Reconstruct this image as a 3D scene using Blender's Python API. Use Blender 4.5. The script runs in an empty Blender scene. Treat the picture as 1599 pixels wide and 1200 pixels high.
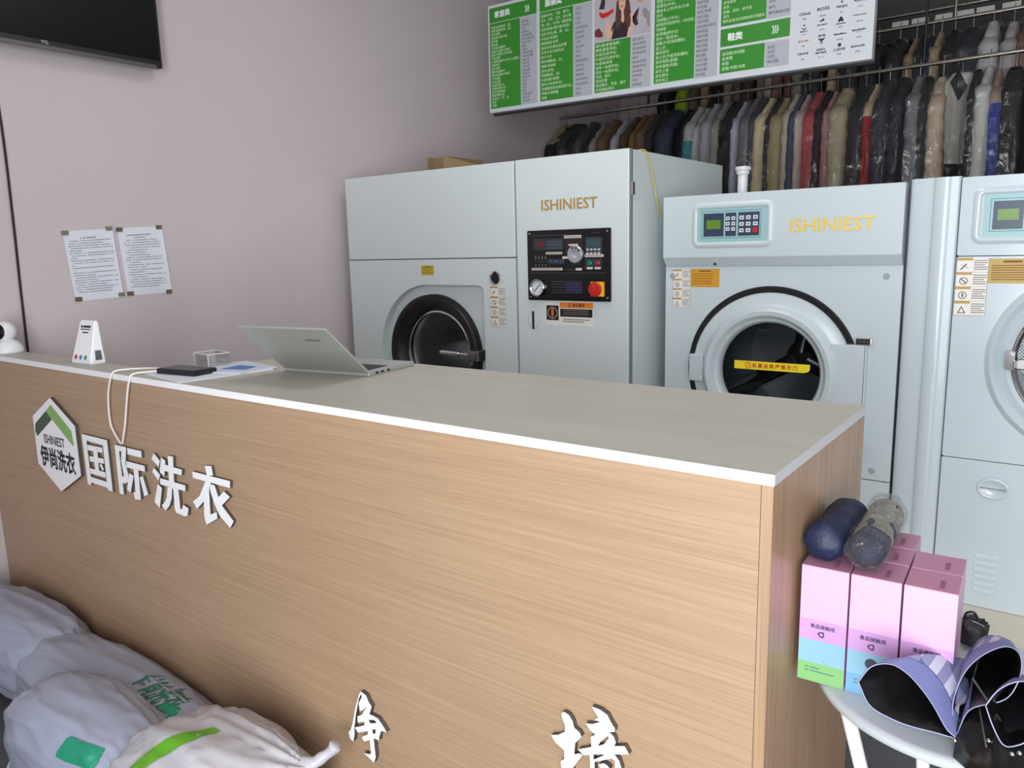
import bpy, bmesh, math, random
from mathutils import Vector, Matrix, noise
from mathutils.bvhtree import BVHTree

SC = bpy.context.scene
COL = SC.collection
PI = math.pi

# ------------------------------------------------------------------ camera
cam_data = bpy.data.cameras.new('camera')
cam_data.sensor_fit = 'HORIZONTAL'
cam_data.sensor_width = 36.0
cam_data.lens = 1199.39 / 1599.0 * 36.0
cam_data.clip_start = 0.02
cam_data.clip_end = 60
cam = bpy.data.objects.new('camera', cam_data)
COL.objects.link(cam)
YAW, PITCH, ROLL = math.radians(36.845), math.radians(10.002), math.radians(-1.416)
fwd = Vector((-math.sin(YAW) * math.cos(PITCH), math.cos(YAW) * math.cos(PITCH), -math.sin(PITCH)))
r0 = Vector((math.cos(YAW), math.sin(YAW), 0))
u0 = r0.cross(fwd)
rgt = math.cos(ROLL) * r0 + math.sin(ROLL) * u0
upv = -math.sin(ROLL) * r0 + math.cos(ROLL) * u0
cam.matrix_world = Matrix(((rgt.x, upv.x, -fwd.x, 0), (rgt.y, upv.y, -fwd.y, 0), (rgt.z, upv.z, -fwd.z, 1.5), (0, 0, 0, 1)))
SC.camera = cam

# ------------------------------------------------------------------ world, daylight, exposure
SC.view_settings.view_transform = 'Standard'
SC.view_settings.look = 'None'
SC.view_settings.gamma = 1.0
SC.view_settings.exposure = 0.0
SC.view_settings.use_curve_mapping = False
SC.cycles.use_denoising = True
SC.cycles.transparent_max_bounces = 24
SC.cycles.max_bounces = 8
SC.cycles.diffuse_bounces = 4
SC.cycles.glossy_bounces = 3
SC.cycles.transmission_bounces = 4
SC.cycles.caustics_reflective = False
SC.cycles.caustics_refractive = False

world = bpy.data.worlds.new('world')
SC.world = world
world.use_nodes = True
world.node_tree.nodes['Background'].inputs[0].default_value = (0.62, 0.78, 1.0, 1)
world.node_tree.nodes['Background'].inputs[1].default_value = 0.6


def window_light(name, x0, x1, z0, z1, y, power, col):
    """daylight coming in through one bay of the glazed shop front"""
    ld = bpy.data.lights.new(name, 'AREA')
    ld.shape = 'RECTANGLE'
    ld.size, ld.size_y = x1 - x0, z1 - z0
    ld.energy = power
    ld.color = col
    o = bpy.data.objects.new(name, ld)
    COL.objects.link(o)
    o.location = ((x0 + x1) / 2, y, (z0 + z1) / 2)
    o.rotation_euler = (PI / 2, 0, 0)           # faces +Y, into the shop
    return o


DAY = (0.93, 0.97, 1.0)
window_light('daylight_bay', -0.35, 0.75, 0.15, 2.75, -1.45, 138, DAY)
window_light('daylight_bay', 0.85, 1.95, 0.15, 2.75, -1.45, 34, DAY)
window_light('daylight_bay', 2.05, 3.15, 0.15, 2.75, -1.45, 50, DAY)


def overhead_fill(x, y, power):
    """unseen area light added under the ceiling, above the frame, as overhead fill"""
    ld = bpy.data.lights.new('overhead_fill', 'AREA')
    ld.shape = 'RECTANGLE'
    ld.size, ld.size_y = 1.2, 0.6
    ld.energy = power
    ld.color = (1.0, 0.965, 0.93)
    o = bpy.data.objects.new('overhead_fill', ld)
    COL.objects.link(o)
    o.location = (x, y, 3.44)


overhead_fill(-1.4, 2.2, 17)  # added fill that lifts the left wall, countertop and machine fronts


# ------------------------------------------------------------------ materials
def lin(c):
    def f(v):
        v /= 255.0
        return v / 12.92 if v <= 0.04045 else ((v + 0.055) / 1.055) ** 2.4
    return (f(c[0]), f(c[1]), f(c[2]), 1)


MATS = {}


def mat(name, col, rough=0.5, metal=0.0, spec=0.5, var=0.0, vscale=3.0, bump=0.0, bscale=40.0, coat=0.0, emit=None, stretch=None):
    if name in MATS:
        return MATS[name]
    m = bpy.data.materials.new(name)
    m.use_nodes = True
    nt = m.node_tree
    b = nt.nodes['Principled BSDF']
    c = lin(col)
    b.inputs['Base Color'].default_value = c
    b.inputs['Roughness'].default_value = rough
    b.inputs['Metallic'].default_value = metal
    b.inputs['Specular IOR Level'].default_value = spec
    b.inputs['Coat Weight'].default_value = coat
    b.inputs['Coat Roughness'].default_value = 0.08
    if var or bump:
        tc = nt.nodes.new('ShaderNodeTexCoord')
        vec = tc.outputs['Object']
        if stretch:
            mp = nt.nodes.new('ShaderNodeMapping')
            mp.inputs['Scale'].default_value = stretch
            nt.links.new(vec, mp.inputs['Vector'])
            vec = mp.outputs['Vector']
    if var:
        n = nt.nodes.new('ShaderNodeTexNoise')
        n.inputs['Scale'].default_value = vscale
        n.inputs['Detail'].default_value = 6
        nt.links.new(vec, n.inputs['Vector'])
        r = nt.nodes.new('ShaderNodeValToRGB')
        r.color_ramp.elements[0].position = 0.3
        r.color_ramp.elements[1].position = 0.7
        r.color_ramp.elements[0].color = tuple(v * (1 - var) for v in c[:3]) + (1,)
        r.color_ramp.elements[1].color = tuple(min(1, v * (1 + var)) for v in c[:3]) + (1,)
        nt.links.new(n.outputs['Fac'], r.inputs['Fac'])
        nt.links.new(r.outputs['Color'], b.inputs['Base Color'])
    if bump:
        n = nt.nodes.new('ShaderNodeTexNoise')
        n.inputs['Scale'].default_value = bscale
        n.inputs['Detail'].default_value = 4
        nt.links.new(vec, n.inputs['Vector'])
        bp = nt.nodes.new('ShaderNodeBump')
        bp.inputs['Strength'].default_value = bump
        bp.inputs['Distance'].default_value = 0.01
        nt.links.new(n.outputs['Fac'], bp.inputs['Height'])
        nt.links.new(bp.outputs['Normal'], b.inputs['Normal'])
    if emit:
        b.inputs['Emission Color'].default_value = lin(emit[0])
        b.inputs['Emission Strength'].default_value = emit[1]
    MATS[name] = m
    return m


def wood(name, base, dark, scale):
    """straight grained laminate, the grain runs along the axis with the small scale"""
    m = bpy.data.materials.new(name)
    m.use_nodes = True
    nt = m.node_tree
    b = nt.nodes['Principled BSDF']
    b.inputs['Roughness'].default_value = 0.42
    b.inputs['Specular IOR Level'].default_value = 0.6
    tc = nt.nodes.new('ShaderNodeTexCoord')
    mp = nt.nodes.new('ShaderNodeMapping')
    mp.inputs['Scale'].default_value = scale
    nt.links.new(tc.outputs['Object'], mp.inputs['Vector'])
    n1 = nt.nodes.new('ShaderNodeTexNoise')
    n1.inputs['Scale'].default_value = 1.0
    n1.inputs['Detail'].default_value = 8
    n1.inputs['Roughness'].default_value = 0.65
    n1.inputs['Distortion'].default_value = 0.15
    nt.links.new(mp.outputs['Vector'], n1.inputs['Vector'])
    r = nt.nodes.new('ShaderNodeValToRGB')
    r.color_ramp.elements[0].position = 0.36
    r.color_ramp.elements[1].position = 0.64
    r.color_ramp.elements[0].color = lin(dark)
    r.color_ramp.elements[1].color = lin(base)
    nt.links.new(n1.outputs['Fac'], r.inputs['Fac'])
    n2 = nt.nodes.new('ShaderNodeTexNoise')
    n2.inputs['Scale'].default_value = 4.0
    n2.inputs['Detail'].default_value = 3
    nt.links.new(mp.outputs['Vector'], n2.inputs['Vector'])
    mx = nt.nodes.new('ShaderNodeMix')
    mx.data_type = 'RGBA'
    mx.blend_type = 'MULTIPLY'
    mx.inputs[0].default_value = 0.22
    nt.links.new(r.outputs['Color'], mx.inputs[6])
    nt.links.new(n2.outputs['Fac'], mx.inputs[7])
    nt.links.new(mx.outputs[2], b.inputs['Base Color'])
    bp = nt.nodes.new('ShaderNodeBump')
    bp.inputs['Strength'].default_value = 0.08
    bp.inputs['Distance'].default_value = 0.002
    nt.links.new(n1.outputs['Fac'], bp.inputs['Height'])
    nt.links.new(bp.outputs['Normal'], b.inputs['Normal'])
    MATS[name] = m
    return m


def clear(name, tint, base, gain, rough, bump=0.0, bscale=30.0, stretch=(1, 1, 1), milk=(255, 255, 255), milkfac=0.0, bdist=0.03):
    """thin clear sheet: passes light straight through, with Fresnel gloss and a little haze"""
    m = bpy.data.materials.new(name)
    m.use_nodes = True
    nt = m.node_tree
    nt.nodes.remove(nt.nodes['Principled BSDF'])
    out = nt.nodes['Material Output']
    tr = nt.nodes.new('ShaderNodeBsdfTransparent')
    tr.inputs['Color'].default_value = tint
    gl = nt.nodes.new('ShaderNodeBsdfGlossy')
    gl.inputs['Roughness'].default_value = rough
    lw = nt.nodes.new('ShaderNodeLayerWeight')
    lw.inputs['Blend'].default_value = 0.25
    ma = nt.nodes.new('ShaderNodeMath')
    ma.operation = 'MULTIPLY_ADD'
    ma.use_clamp = True
    ma.inputs[1].default_value = gain
    ma.inputs[2].default_value = base
    nt.links.new(lw.outputs['Fresnel'], ma.inputs[0])
    mix = nt.nodes.new('ShaderNodeMixShader')
    nt.links.new(ma.outputs[0], mix.inputs[0])
    nt.links.new(tr.outputs[0], mix.inputs[1])
    nt.links.new(gl.outputs[0], mix.inputs[2])
    last = mix
    if bump:
        tc = nt.nodes.new('ShaderNodeTexCoord')
        mp = nt.nodes.new('ShaderNodeMapping')
        mp.inputs['Scale'].default_value = stretch
        nt.links.new(tc.outputs['Object'], mp.inputs['Vector'])
        n = nt.nodes.new('ShaderNodeTexNoise')
        n.inputs['Scale'].default_value = bscale
        n.inputs['Detail'].default_value = 5
        n.inputs['Distortion'].default_value = 1.2
        nt.links.new(mp.outputs['Vector'], n.inputs['Vector'])
        bp = nt.nodes.new('ShaderNodeBump')
        bp.inputs['Strength'].default_value = bump
        bp.inputs['Distance'].default_value = bdist
        nt.links.new(n.outputs['Fac'], bp.inputs['Height'])
        for nd in (gl, lw):
            nt.links.new(bp.outputs['Normal'], nd.inputs['Normal'])
    if milkfac:
        df = nt.nodes.new('ShaderNodeBsdfDiffuse')
        df.inputs['Color'].default_value = lin(milk)
        mix2 = nt.nodes.new('ShaderNodeMixShader')
        mix2.inputs[0].default_value = milkfac
        nt.links.new(mix.outputs[0], mix2.inputs[1])
        nt.links.new(df.outputs[0], mix2.inputs[2])
        last = mix2
    nt.links.new(last.outputs[0], out.inputs['Surface'])
    MATS[name] = m
    return m


def perforated(name, metal_col, hole_col, per, rough=0.25):
    """sheet metal punched with a diagonal grid of round holes (cylinder coordinates of the drum)"""
    m = bpy.data.materials.new(name)
    m.use_nodes = True
    nt = m.node_tree
    b = nt.nodes['Principled BSDF']
    tc = nt.nodes.new('ShaderNodeTexCoord')
    sep = nt.nodes.new('ShaderNodeSeparateXYZ')
    nt.links.new(tc.outputs['UV'], sep.inputs[0])

    def math_(op, a, bb=None):
        n = nt.nodes.new('ShaderNodeMath')
        n.operation = op
        for i, v in enumerate((a, bb)):
            if v is None:
                continue
            if isinstance(v, (int, float)):
                n.inputs[i].default_value = v
            else:
                nt.links.new(v, n.inputs[i])
        return n.outputs[0]
    k = 2 * PI / per
    s = math_('ADD', sep.outputs[0], sep.outputs[1])
    d = math_('SUBTRACT', sep.outputs[0], sep.outputs[1])
    v = math_('MULTIPLY', math_('SINE', math_('MULTIPLY', s, k)), math_('SINE', math_('MULTIPLY', d, k)))
    hole = math_('GREATER_THAN', math_('ABSOLUTE', v), 0.62)
    mx = nt.nodes.new('ShaderNodeMix')
    mx.data_type = 'RGBA'
    nt.links.new(hole, mx.inputs[0])
    mx.inputs[6].default_value = lin(metal_col)
    mx.inputs[7].default_value = lin(hole_col)
    nt.links.new(mx.outputs[2], b.inputs['Base Color'])
    nt.links.new(math_('SUBTRACT', 1.0, hole), b.inputs['Metallic'])
    b.inputs['Roughness'].default_value = rough
    MATS[name] = m
    return m


def gingham(name, cols, per):
    """check woven from two crossing sets of stripes"""
    m = bpy.data.materials.new(name)
    m.use_nodes = True
    nt = m.node_tree
    b = nt.nodes['Principled BSDF']
    b.inputs['Roughness'].default_value = 0.6
    tc = nt.nodes.new('ShaderNodeTexCoord')
    sep = nt.nodes.new('ShaderNodeSeparateXYZ')
    nt.links.new(tc.outputs['UV'], sep.inputs[0])
    prev = []
    for ax in (0, 1):
        a = nt.nodes.new('ShaderNodeMath'); a.operation = 'MULTIPLY'; a.inputs[1].default_value = 1.0 / per
        nt.links.new(sep.outputs[ax], a.inputs[0])
        f = nt.nodes.new('ShaderNodeMath'); f.operation = 'FRACT'
        nt.links.new(a.outputs[0], f.inputs[0])
        g = nt.nodes.new('ShaderNodeMath'); g.operation = 'GREATER_THAN'; g.inputs[1].default_value = 0.5
        nt.links.new(f.outputs[0], g.inputs[0])
        prev.append(g.outputs[0])
    ad = nt.nodes.new('ShaderNodeMath'); ad.operation = 'ADD'
    nt.links.new(prev[0], ad.inputs[0]); nt.links.new(prev[1], ad.inputs[1])
    hf = nt.nodes.new('ShaderNodeMath'); hf.operation = 'MULTIPLY'; hf.inputs[1].default_value = 0.5
    nt.links.new(ad.outputs[0], hf.inputs[0])
    r = nt.nodes.new('ShaderNodeValToRGB')
    r.color_ramp.interpolation = 'CONSTANT'
    r.color_ramp.elements[0].color = lin(cols[0])
    r.color_ramp.elements[1].position = 0.75
    r.color_ramp.elements[1].color = lin(cols[2])
    e = r.color_ramp.elements.new(0.25)
    e.color = lin(cols[1])
    nt.links.new(hf.outputs[0], r.inputs['Fac'])
    nt.links.new(r.outputs['Color'], b.inputs['Base Color'])
    MATS[name] = m
    return m


# ------------------------------------------------------------------ object helpers
WM = {}                       # world matrix of every thing and part, known without a scene update


def thing(name, label, cat, loc=(0, 0, 0), rz=0.0, group=None):
    o = bpy.data.objects.new(name, None)
    o.empty_display_size = 0.05
    COL.objects.link(o)
    o.location = loc
    o.rotation_euler = (0, 0, rz)
    WM[o.name] = Matrix.Translation(loc) @ Matrix.Rotation(rz, 4, 'Z')
    o['label'] = label
    o['category'] = cat
    if group:
        o['group'] = group
    return o


def obj(name, bm, m, parent=None, smooth=False, local=False, recalc=True):
    """one bmesh becomes one mesh object; world coordinates unless local=True"""
    if recalc:
        bmesh.ops.recalc_face_normals(bm, faces=bm.faces)
    if parent is not None and not local:
        bmesh.ops.transform(bm, matrix=WM[parent.name].inverted(), verts=bm.verts)
    me = bpy.data.meshes.new(name)
    bm.to_mesh(me)
    bm.free()
    for x in (m if isinstance(m, (list, tuple)) else [m]):
        me.materials.append(x)
    if smooth:
        for p in me.polygons:
            p.use_smooth = True
        if smooth != 'all':
            try:
                me.set_sharp_from_angle(angle=math.radians(38))
            except AttributeError:
                pass
    o = bpy.data.objects.new(name, me)
    COL.objects.link(o)
    if parent is not None:
        o.parent = parent
        WM[o.name] = WM[parent.name]
    else:
        WM[o.name] = Matrix.Identity(4)
    return o


def single(name, bm, m, label, cat, group=None, smooth=False):
    """a thing that is one mesh: origin moved to its base"""
    bmesh.ops.recalc_face_normals(bm, faces=bm.faces)
    xs = [v.co for v in bm.verts]
    c = Vector((sum(v.x for v in xs) / len(xs), sum(v.y for v in xs) / len(xs), min(v.z for v in xs)))
    bmesh.ops.translate(bm, vec=-c, verts=bm.verts)
    o = obj(name, bm, m, None, smooth, recalc=False)
    o.location = c
    WM[o.name] = Matrix.Translation(c)
    o['label'] = label
    o['category'] = cat
    if group:
        o['group'] = group
    return o


def struct(name, bm, m, smooth=False):
    o = obj(name, bm, m, None, smooth)
    o['kind'] = 'structure'
    return o


def B():
    return bmesh.new()


def box(bm, x0, x1, y0, y1, z0, z1, bev=0.0, seg=2):
    vs = [bm.verts.new((x, y, z)) for x in (x0, x1) for y in (y0, y1) for z in (z0, z1)]
    fs = [bm.faces.new([vs[i] for i in q]) for q in ((0, 1, 3, 2), (4, 6, 7, 5), (0, 4, 5, 1), (2, 3, 7, 6), (0, 2, 6, 4), (1, 5, 7, 3))]
    if bev:
        es = list({e for f in fs for e in f.edges})
        bmesh.ops.bevel(bm, geom=es, offset=bev, segments=seg, profile=0.5, affect='EDGES')
    return bm


def front(u, v, w):           # plane facing the counter side (-Y): u=X, v=Z, w=Y
    return Vector((u, w, v))


def leftw(u, v, w):           # plane on the left wall: u=Y, v=Z, w=X
    return Vector((w, u, v))


def flat(u, v, w):            # horizontal plane: u=X, v=Y, w=Z
    return Vector((u, v, w))


def side(u, v, w):            # profile in YZ, extruded along X
    return Vector((w, u, v))


def plate(bm, outer, holes, M, w0, w1):
    """polygon with holes, extruded from w0 to w1"""
    loops = [outer] + list(holes)
    faces_v = []
    for w in (w0, w1):
        edges, lv = [], []
        for lp in loops:
            vs = [bm.verts.new(M(u, v, w)) for u, v in lp]
            lv.append(vs)
            for i in range(len(vs)):
                edges.append(bm.edges.new((vs[i - 1], vs[i])))
        bmesh.ops.triangle_fill(bm, use_beauty=True, use_dissolve=False, edges=edges)
        faces_v.append(lv)
        if w0 == w1:
            return bm
    for la, lb in zip(*faces_v):
        n = len(la)
        for i in range(n):
            bm.faces.new((la[i - 1], la[i], lb[i], lb[i - 1]))
    return bm


def circle(cx, cy, r, n=48, a0=0.0, a1=2 * PI):
    full = abs(a1 - a0 - 2 * PI) < 1e-6
    k = n if full else n - 1
    return [(cx + r * math.cos(a0 + (a1 - a0) * i / k), cy + r * math.sin(a0 + (a1 - a0) * i / k)) for i in range(n)]


def rrect(x0, x1, y0, y1, r, n=6):
    pts = []
    for cx, cy, a in ((x1 - r, y1 - r, 0), (x0 + r, y1 - r, PI / 2), (x0 + r, y0 + r, PI), (x1 - r, y0 + r, 1.5 * PI)):
        pts += [(cx + r * math.cos(a + PI / 2 * i / n), cy + r * math.sin(a + PI / 2 * i / n)) for i in range(n + 1)]
    return pts


def lathe(bm, prof, c, axis='y', seg=64, closed=False):
    """revolve [(radius, height)] around an axis through c"""
    c = Vector(c)
    rings = []
    for r, h in prof:
        ring = []
        for i in range(seg):
            a = 2 * PI * i / seg
            ca, sa = r * math.cos(a), r * math.sin(a)
            p = {'y': Vector((ca, h, sa)), 'z': Vector((ca, sa, h)), 'x': Vector((h, ca, sa))}[axis]
            ring.append(bm.verts.new(c + p))
            if r < 1e-6:
                break
        rings.append(ring)
    pairs = list(zip(rings, rings[1:]))
    if closed:
        pairs.append((rings[-1], rings[0]))
    for a, b in pairs:
        for i in range(seg):
            j = (i + 1) % seg
            q = []
            for v in (a[i % len(a)], a[j % len(a)], b[j % len(b)], b[i % len(b)]):
                if v not in q:
                    q.append(v)
            if len(q) > 2:
                bm.faces.new(q)
    return bm


def catmull(pts, n=6):
    P = [Vector(p) for p in pts]
    P = [2 * P[0] - P[1]] + P + [2 * P[-1] - P[-2]]
    out = []
    for i in range(1, len(P) - 2):
        for k in range(n):
            t = k / n
            a, b, c, d = P[i - 1:i + 3]
            out.append(0.5 * ((2 * b) + (c - a) * t + (2 * a - 5 * b + 4 * c - d) * t * t + (3 * b - a - 3 * c + d) * t ** 3))
    out.append(P[-2])
    return out


def tube(bm, pts, r, seg=10, caps=True):
    pts = [Vector(p) for p in pts]
    rings = []
    ref = Vector((0.31, 0.17, 0.93))
    for i, p in enumerate(pts):
        t = (pts[min(i + 1, len(pts) - 1)] - pts[max(i - 1, 0)]).normalized()
        if abs(t.dot(ref)) > 0.97:
            ref = Vector((0.9, 0.3, 0.1))
        a = t.cross(ref).normalized()
        b = t.cross(a)
        rr = r[i] if isinstance(r, (list, tuple)) else r
        rings.append([bm.verts.new(p + rr * (math.cos(2 * PI * k / seg) * a + math.sin(2 * PI * k / seg) * b)) for k in range(seg)])
        ref = a.cross(t) if False else ref
    for A, Bb in zip(rings, rings[1:]):
        for k in range(seg):
            bm.faces.new((A[k - 1], A[k], Bb[k], Bb[k - 1]))
    if caps:
        bm.faces.new(rings[0][::-1])
        bm.faces.new(rings[-1])
    return bm


def text_bm(body, size, origin, right=(1, 0, 0), up=(0, 0, 1), align='LEFT', bold=0.0, sx=1.0, line=1.0, lift=0.0006, shear=0.0, ext=0.0, width=None, fat=0.0):
    """lettering as mesh, laid in the plane spanned by right and up, baseline at origin"""
    cu = bpy.data.curves.new('lettering', 'FONT')
    cu.body = body
    cu.size = size
    cu.align_x = align
    cu.offset = bold
    cu.space_line = line
    cu.shear = shear
    cu.extrude = ext
    cu.resolution_u = 2
    o = bpy.data.objects.new('lettering', cu)
    COL.objects.link(o)
    dg = bpy.context.evaluated_depsgraph_get()
    me = bpy.data.meshes.new_from_object(o.evaluated_get(dg))
    bpy.data.objects.remove(o)
    bpy.data.curves.remove(cu)
    bm = bmesh.new()
    bm.from_mesh(me)
    bpy.data.meshes.remove(me)
    if width and bm.verts:
        xs = [v.co.x for v in bm.verts]
        sx = width / max(1e-6, max(xs) - min(xs))
    R, U = Vector(right).normalized(), Vector(up).normalized()
    N = R.cross(U)
    O = Vector(origin)
    for v in bm.verts:
        x, y, z = v.co
        v.co = O + R * (x * sx) + U * y + N * (z + lift + ext)
    if fat:                    # heavier strokes: the glyph printed again around itself
        src = bm.copy()
        for k in range(8):
            a = 2 * PI * k / 8
            b = src.copy()
            bmesh.ops.translate(b, vec=R * fat * math.cos(a) + U * fat * math.sin(a) - N * 0.00001 * (k + 1), verts=b.verts)
            join(bm, b)
        src.free()
    return bm


def text(name, parent, m, *a, **k):
    return obj(name, text_bm(*a, **k), m, parent, recalc=False)


def join(dst, src):
    me = bpy.data.meshes.new('tmp')
    src.to_mesh(me)
    src.free()
    dst.from_mesh(me)
    bpy.data.meshes.remove(me)
    return dst


def quad(bm, M, u0, u1, v0, v1, w):
    bm.faces.new([bm.verts.new(M(u, v, w)) for u, v in ((u0, v0), (u1, v0), (u1, v1), (u0, v1))])
    return bm


def tile(bm, M, u0, u1, v0, v1, w0, w1):
    a = M(u0, v0, w0)
    b = M(u1, v1, w1)
    box(bm, min(a.x, b.x), max(a.x, b.x), min(a.y, b.y), max(a.y, b.y), min(a.z, b.z), max(a.z, b.z))
    return bm


# ------------------------------------------------------------------ measured outlines and the clothes list
GUO = [
    ([(-2.6605, 0.9243), (-2.4871, 0.925), (-2.4887, 0.7512), (-2.521, 0.7525), (-2.5219, 0.7596), (-2.6346, 0.7594), (-2.6355, 0.7503), (-2.6597, 0.7496)], [[(-2.6307, 0.905), (-2.5189, 0.9048), (-2.5221, 0.7803), (-2.6317, 0.78)]]),
    ([(-2.6283, 0.8915), (-2.5238, 0.8949), (-2.5263, 0.8774), (-2.6287, 0.8724)], []),
    ([(-2.6222, 0.8535), (-2.5242, 0.8579), (-2.5248, 0.841), (-2.6234, 0.8345)], []),
    ([(-2.6285, 0.8105), (-2.5239, 0.8126), (-2.5244, 0.794), (-2.6296, 0.7919)], []),
    ([(-2.5893, 0.8877), (-2.5604, 0.8895), (-2.5658, 0.8016), (-2.5932, 0.806)], []),
    ([(-2.5567, 0.8336), (-2.5427, 0.8379), (-2.5297, 0.8203), (-2.542, 0.8141)], []),
]
JI = [
    ([(-2.44, 0.917), (-2.3665, 0.9182), (-2.3827, 0.8631), (-2.3722, 0.824), (-2.3785, 0.8041), (-2.4051, 0.7929), (-2.4153, 0.7959), (-2.4164, 0.7549), (-2.4436, 0.7537)], [[(-2.4149, 0.8987), (-2.3999, 0.9008), (-2.4096, 0.8684), (-2.402, 0.8192), (-2.4142, 0.8155), (-2.4154, 0.8676)]]),
    ([(-2.3604, 0.917), (-2.2752, 0.9187), (-2.277, 0.8972), (-2.3623, 0.8961)], []),
    ([(-2.3766, 0.8723), (-2.265, 0.8737), (-2.2658, 0.8549), (-2.3781, 0.8513)], []),
    ([(-2.3348, 0.8548), (-2.3061, 0.8552), (-2.31, 0.7579), (-2.3464, 0.7513), (-2.352, 0.775), (-2.3381, 0.7775)], []),
    ([(-2.3636, 0.8358), (-2.3385, 0.8305), (-2.3705, 0.768), (-2.3905, 0.7768)], []),
    ([(-2.3023, 0.8311), (-2.2817, 0.8386), (-2.2603, 0.7829), (-2.2858, 0.7732)], []),
]
XI = [
    ([(-2.2024, 0.9227), (-2.1712, 0.9027), (-2.1829, 0.8827), (-2.2184, 0.9021)], []),
    ([(-2.2097, 0.8764), (-2.1786, 0.8586), (-2.1916, 0.8382), (-2.2227, 0.8614)], []),
    ([(-2.1975, 0.8285), (-2.176, 0.8181), (-2.2009, 0.7508), (-2.2279, 0.7652)], []),
    ([(-2.1628, 0.9156), (-2.1392, 0.9085), (-2.1547, 0.8582), (-2.1781, 0.8673)], []),
    ([(-2.1227, 0.9256), (-2.0941, 0.9277), (-2.1052, 0.8281), (-2.1326, 0.8234)], []),
    ([(-2.1492, 0.8964), (-2.0523, 0.8945), (-2.0573, 0.877), (-2.1513, 0.8758)], []),
    ([(-2.1798, 0.8488), (-2.0422, 0.8493), (-2.0454, 0.831), (-2.1817, 0.829)], []),
    ([(-2.1412, 0.8283), (-2.1164, 0.8283), (-2.1242, 0.797), (-2.1407, 0.7703), (-2.1671, 0.7491), (-2.1869, 0.7617), (-2.1621, 0.7794), (-2.1511, 0.7965)], []),
    ([(-2.1104, 0.8304), (-2.082, 0.8321), (-2.0821, 0.7706), (-2.0725, 0.7724), (-2.0644, 0.7866), (-2.0379, 0.781), (-2.0457, 0.7574), (-2.0615, 0.7511), (-2.1074, 0.7551), (-2.1132, 0.7647)], []),
]
YI = [
    ([(-1.9317, 0.9242), (-1.8995, 0.9288), (-1.8955, 0.902), (-1.9267, 0.897)], []),
    ([(-1.9989, 0.8977), (-1.8157, 0.8993), (-1.8187, 0.8793), (-1.9993, 0.8788)], []),
    ([(-1.9343, 0.8817), (-1.9109, 0.8795), (-1.9243, 0.8491), (-1.9575, 0.8146), (-1.993, 0.7874), (-2.0112, 0.8058), (-1.9723, 0.8304)], []),
    ([(-1.9328, 0.8597), (-1.9212, 0.8577), (-1.9264, 0.7836), (-1.8938, 0.797), (-1.8935, 0.7779), (-1.9512, 0.7479), (-1.9589, 0.7691), (-1.9533, 0.8236)], []),
    ([(-1.9133, 0.8751), (-1.8915, 0.8748), (-1.8781, 0.8431), (-1.8484, 0.8647), (-1.8226, 0.8531), (-1.865, 0.8216), (-1.8151, 0.7854), (-1.8347, 0.7625), (-1.8801, 0.7886), (-1.9018, 0.8208), (-1.9163, 0.8565)], []),
]
HEX = [
    ([(-2.8592, 1.0295), (-2.6943, 0.9474), (-2.6951, 0.7736), (-2.8643, 0.6886), (-3.0278, 0.7686), (-3.022, 0.9457)], []),
]
HEX_DARK = [
    ([(-2.9054, 0.9771), (-2.8661, 0.9505), (-3.0037, 0.8734), (-3.0152, 0.891), (-3.0065, 0.9198)], []),
]
HEX_LIGHT = [
    ([(-2.8595, 1.0046), (-2.7253, 0.9268), (-2.7179, 0.877), (-2.7293, 0.8755), (-2.8616, 0.9494), (-2.9038, 0.9779)], []),
]
JING = [
    ([(-1.3358, 0.4474), (-1.3322, 0.4462), (-1.3452, 0.424), (-1.3592, 0.3778), (-1.3682, 0.3403), (-1.3692, 0.3209), (-1.3756, 0.2969), (-1.3876, 0.3003), (-1.3925, 0.3166), (-1.3841, 0.3247), (-1.3746, 0.3455), (-1.3586, 0.3986), (-1.3428, 0.4379)], []),
    ([(-1.3351, 0.4471), (-1.3178, 0.443), (-1.3104, 0.43), (-1.3003, 0.4199), (-1.3096, 0.3953), (-1.2997, 0.3971), (-1.2806, 0.396), (-1.265, 0.3835), (-1.2519, 0.3703), (-1.271, 0.3665), (-1.2796, 0.3475), (-1.2805, 0.337), (-1.2998, 0.3358), (-1.2965, 0.2856), (-1.304, 0.2674), (-1.3392, 0.281), (-1.3236, 0.283), (-1.3129, 0.2883), (-1.314, 0.3255), (-1.3335, 0.3131), (-1.3431, 0.3178), (-1.3387, 0.3252), (-1.3203, 0.3381), (-1.3196, 0.3477), (-1.3559, 0.3289), (-1.3668, 0.3389), (-1.3322, 0.3579), (-1.3276, 0.369), (-1.3546, 0.3578), (-1.3537, 0.3742), (-1.3374, 0.3849), (-1.3165, 0.414), (-1.3325, 0.3989), (-1.3442, 0.3917), (-1.3462, 0.4125), (-1.3332, 0.4338)], [[(-1.3145, 0.3795), (-1.2933, 0.3875), (-1.2853, 0.3817), (-1.309, 0.3723)], [(-1.3029, 0.3579), (-1.2904, 0.3627), (-1.2926, 0.3508), (-1.3013, 0.3474)]]),
]
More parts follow.
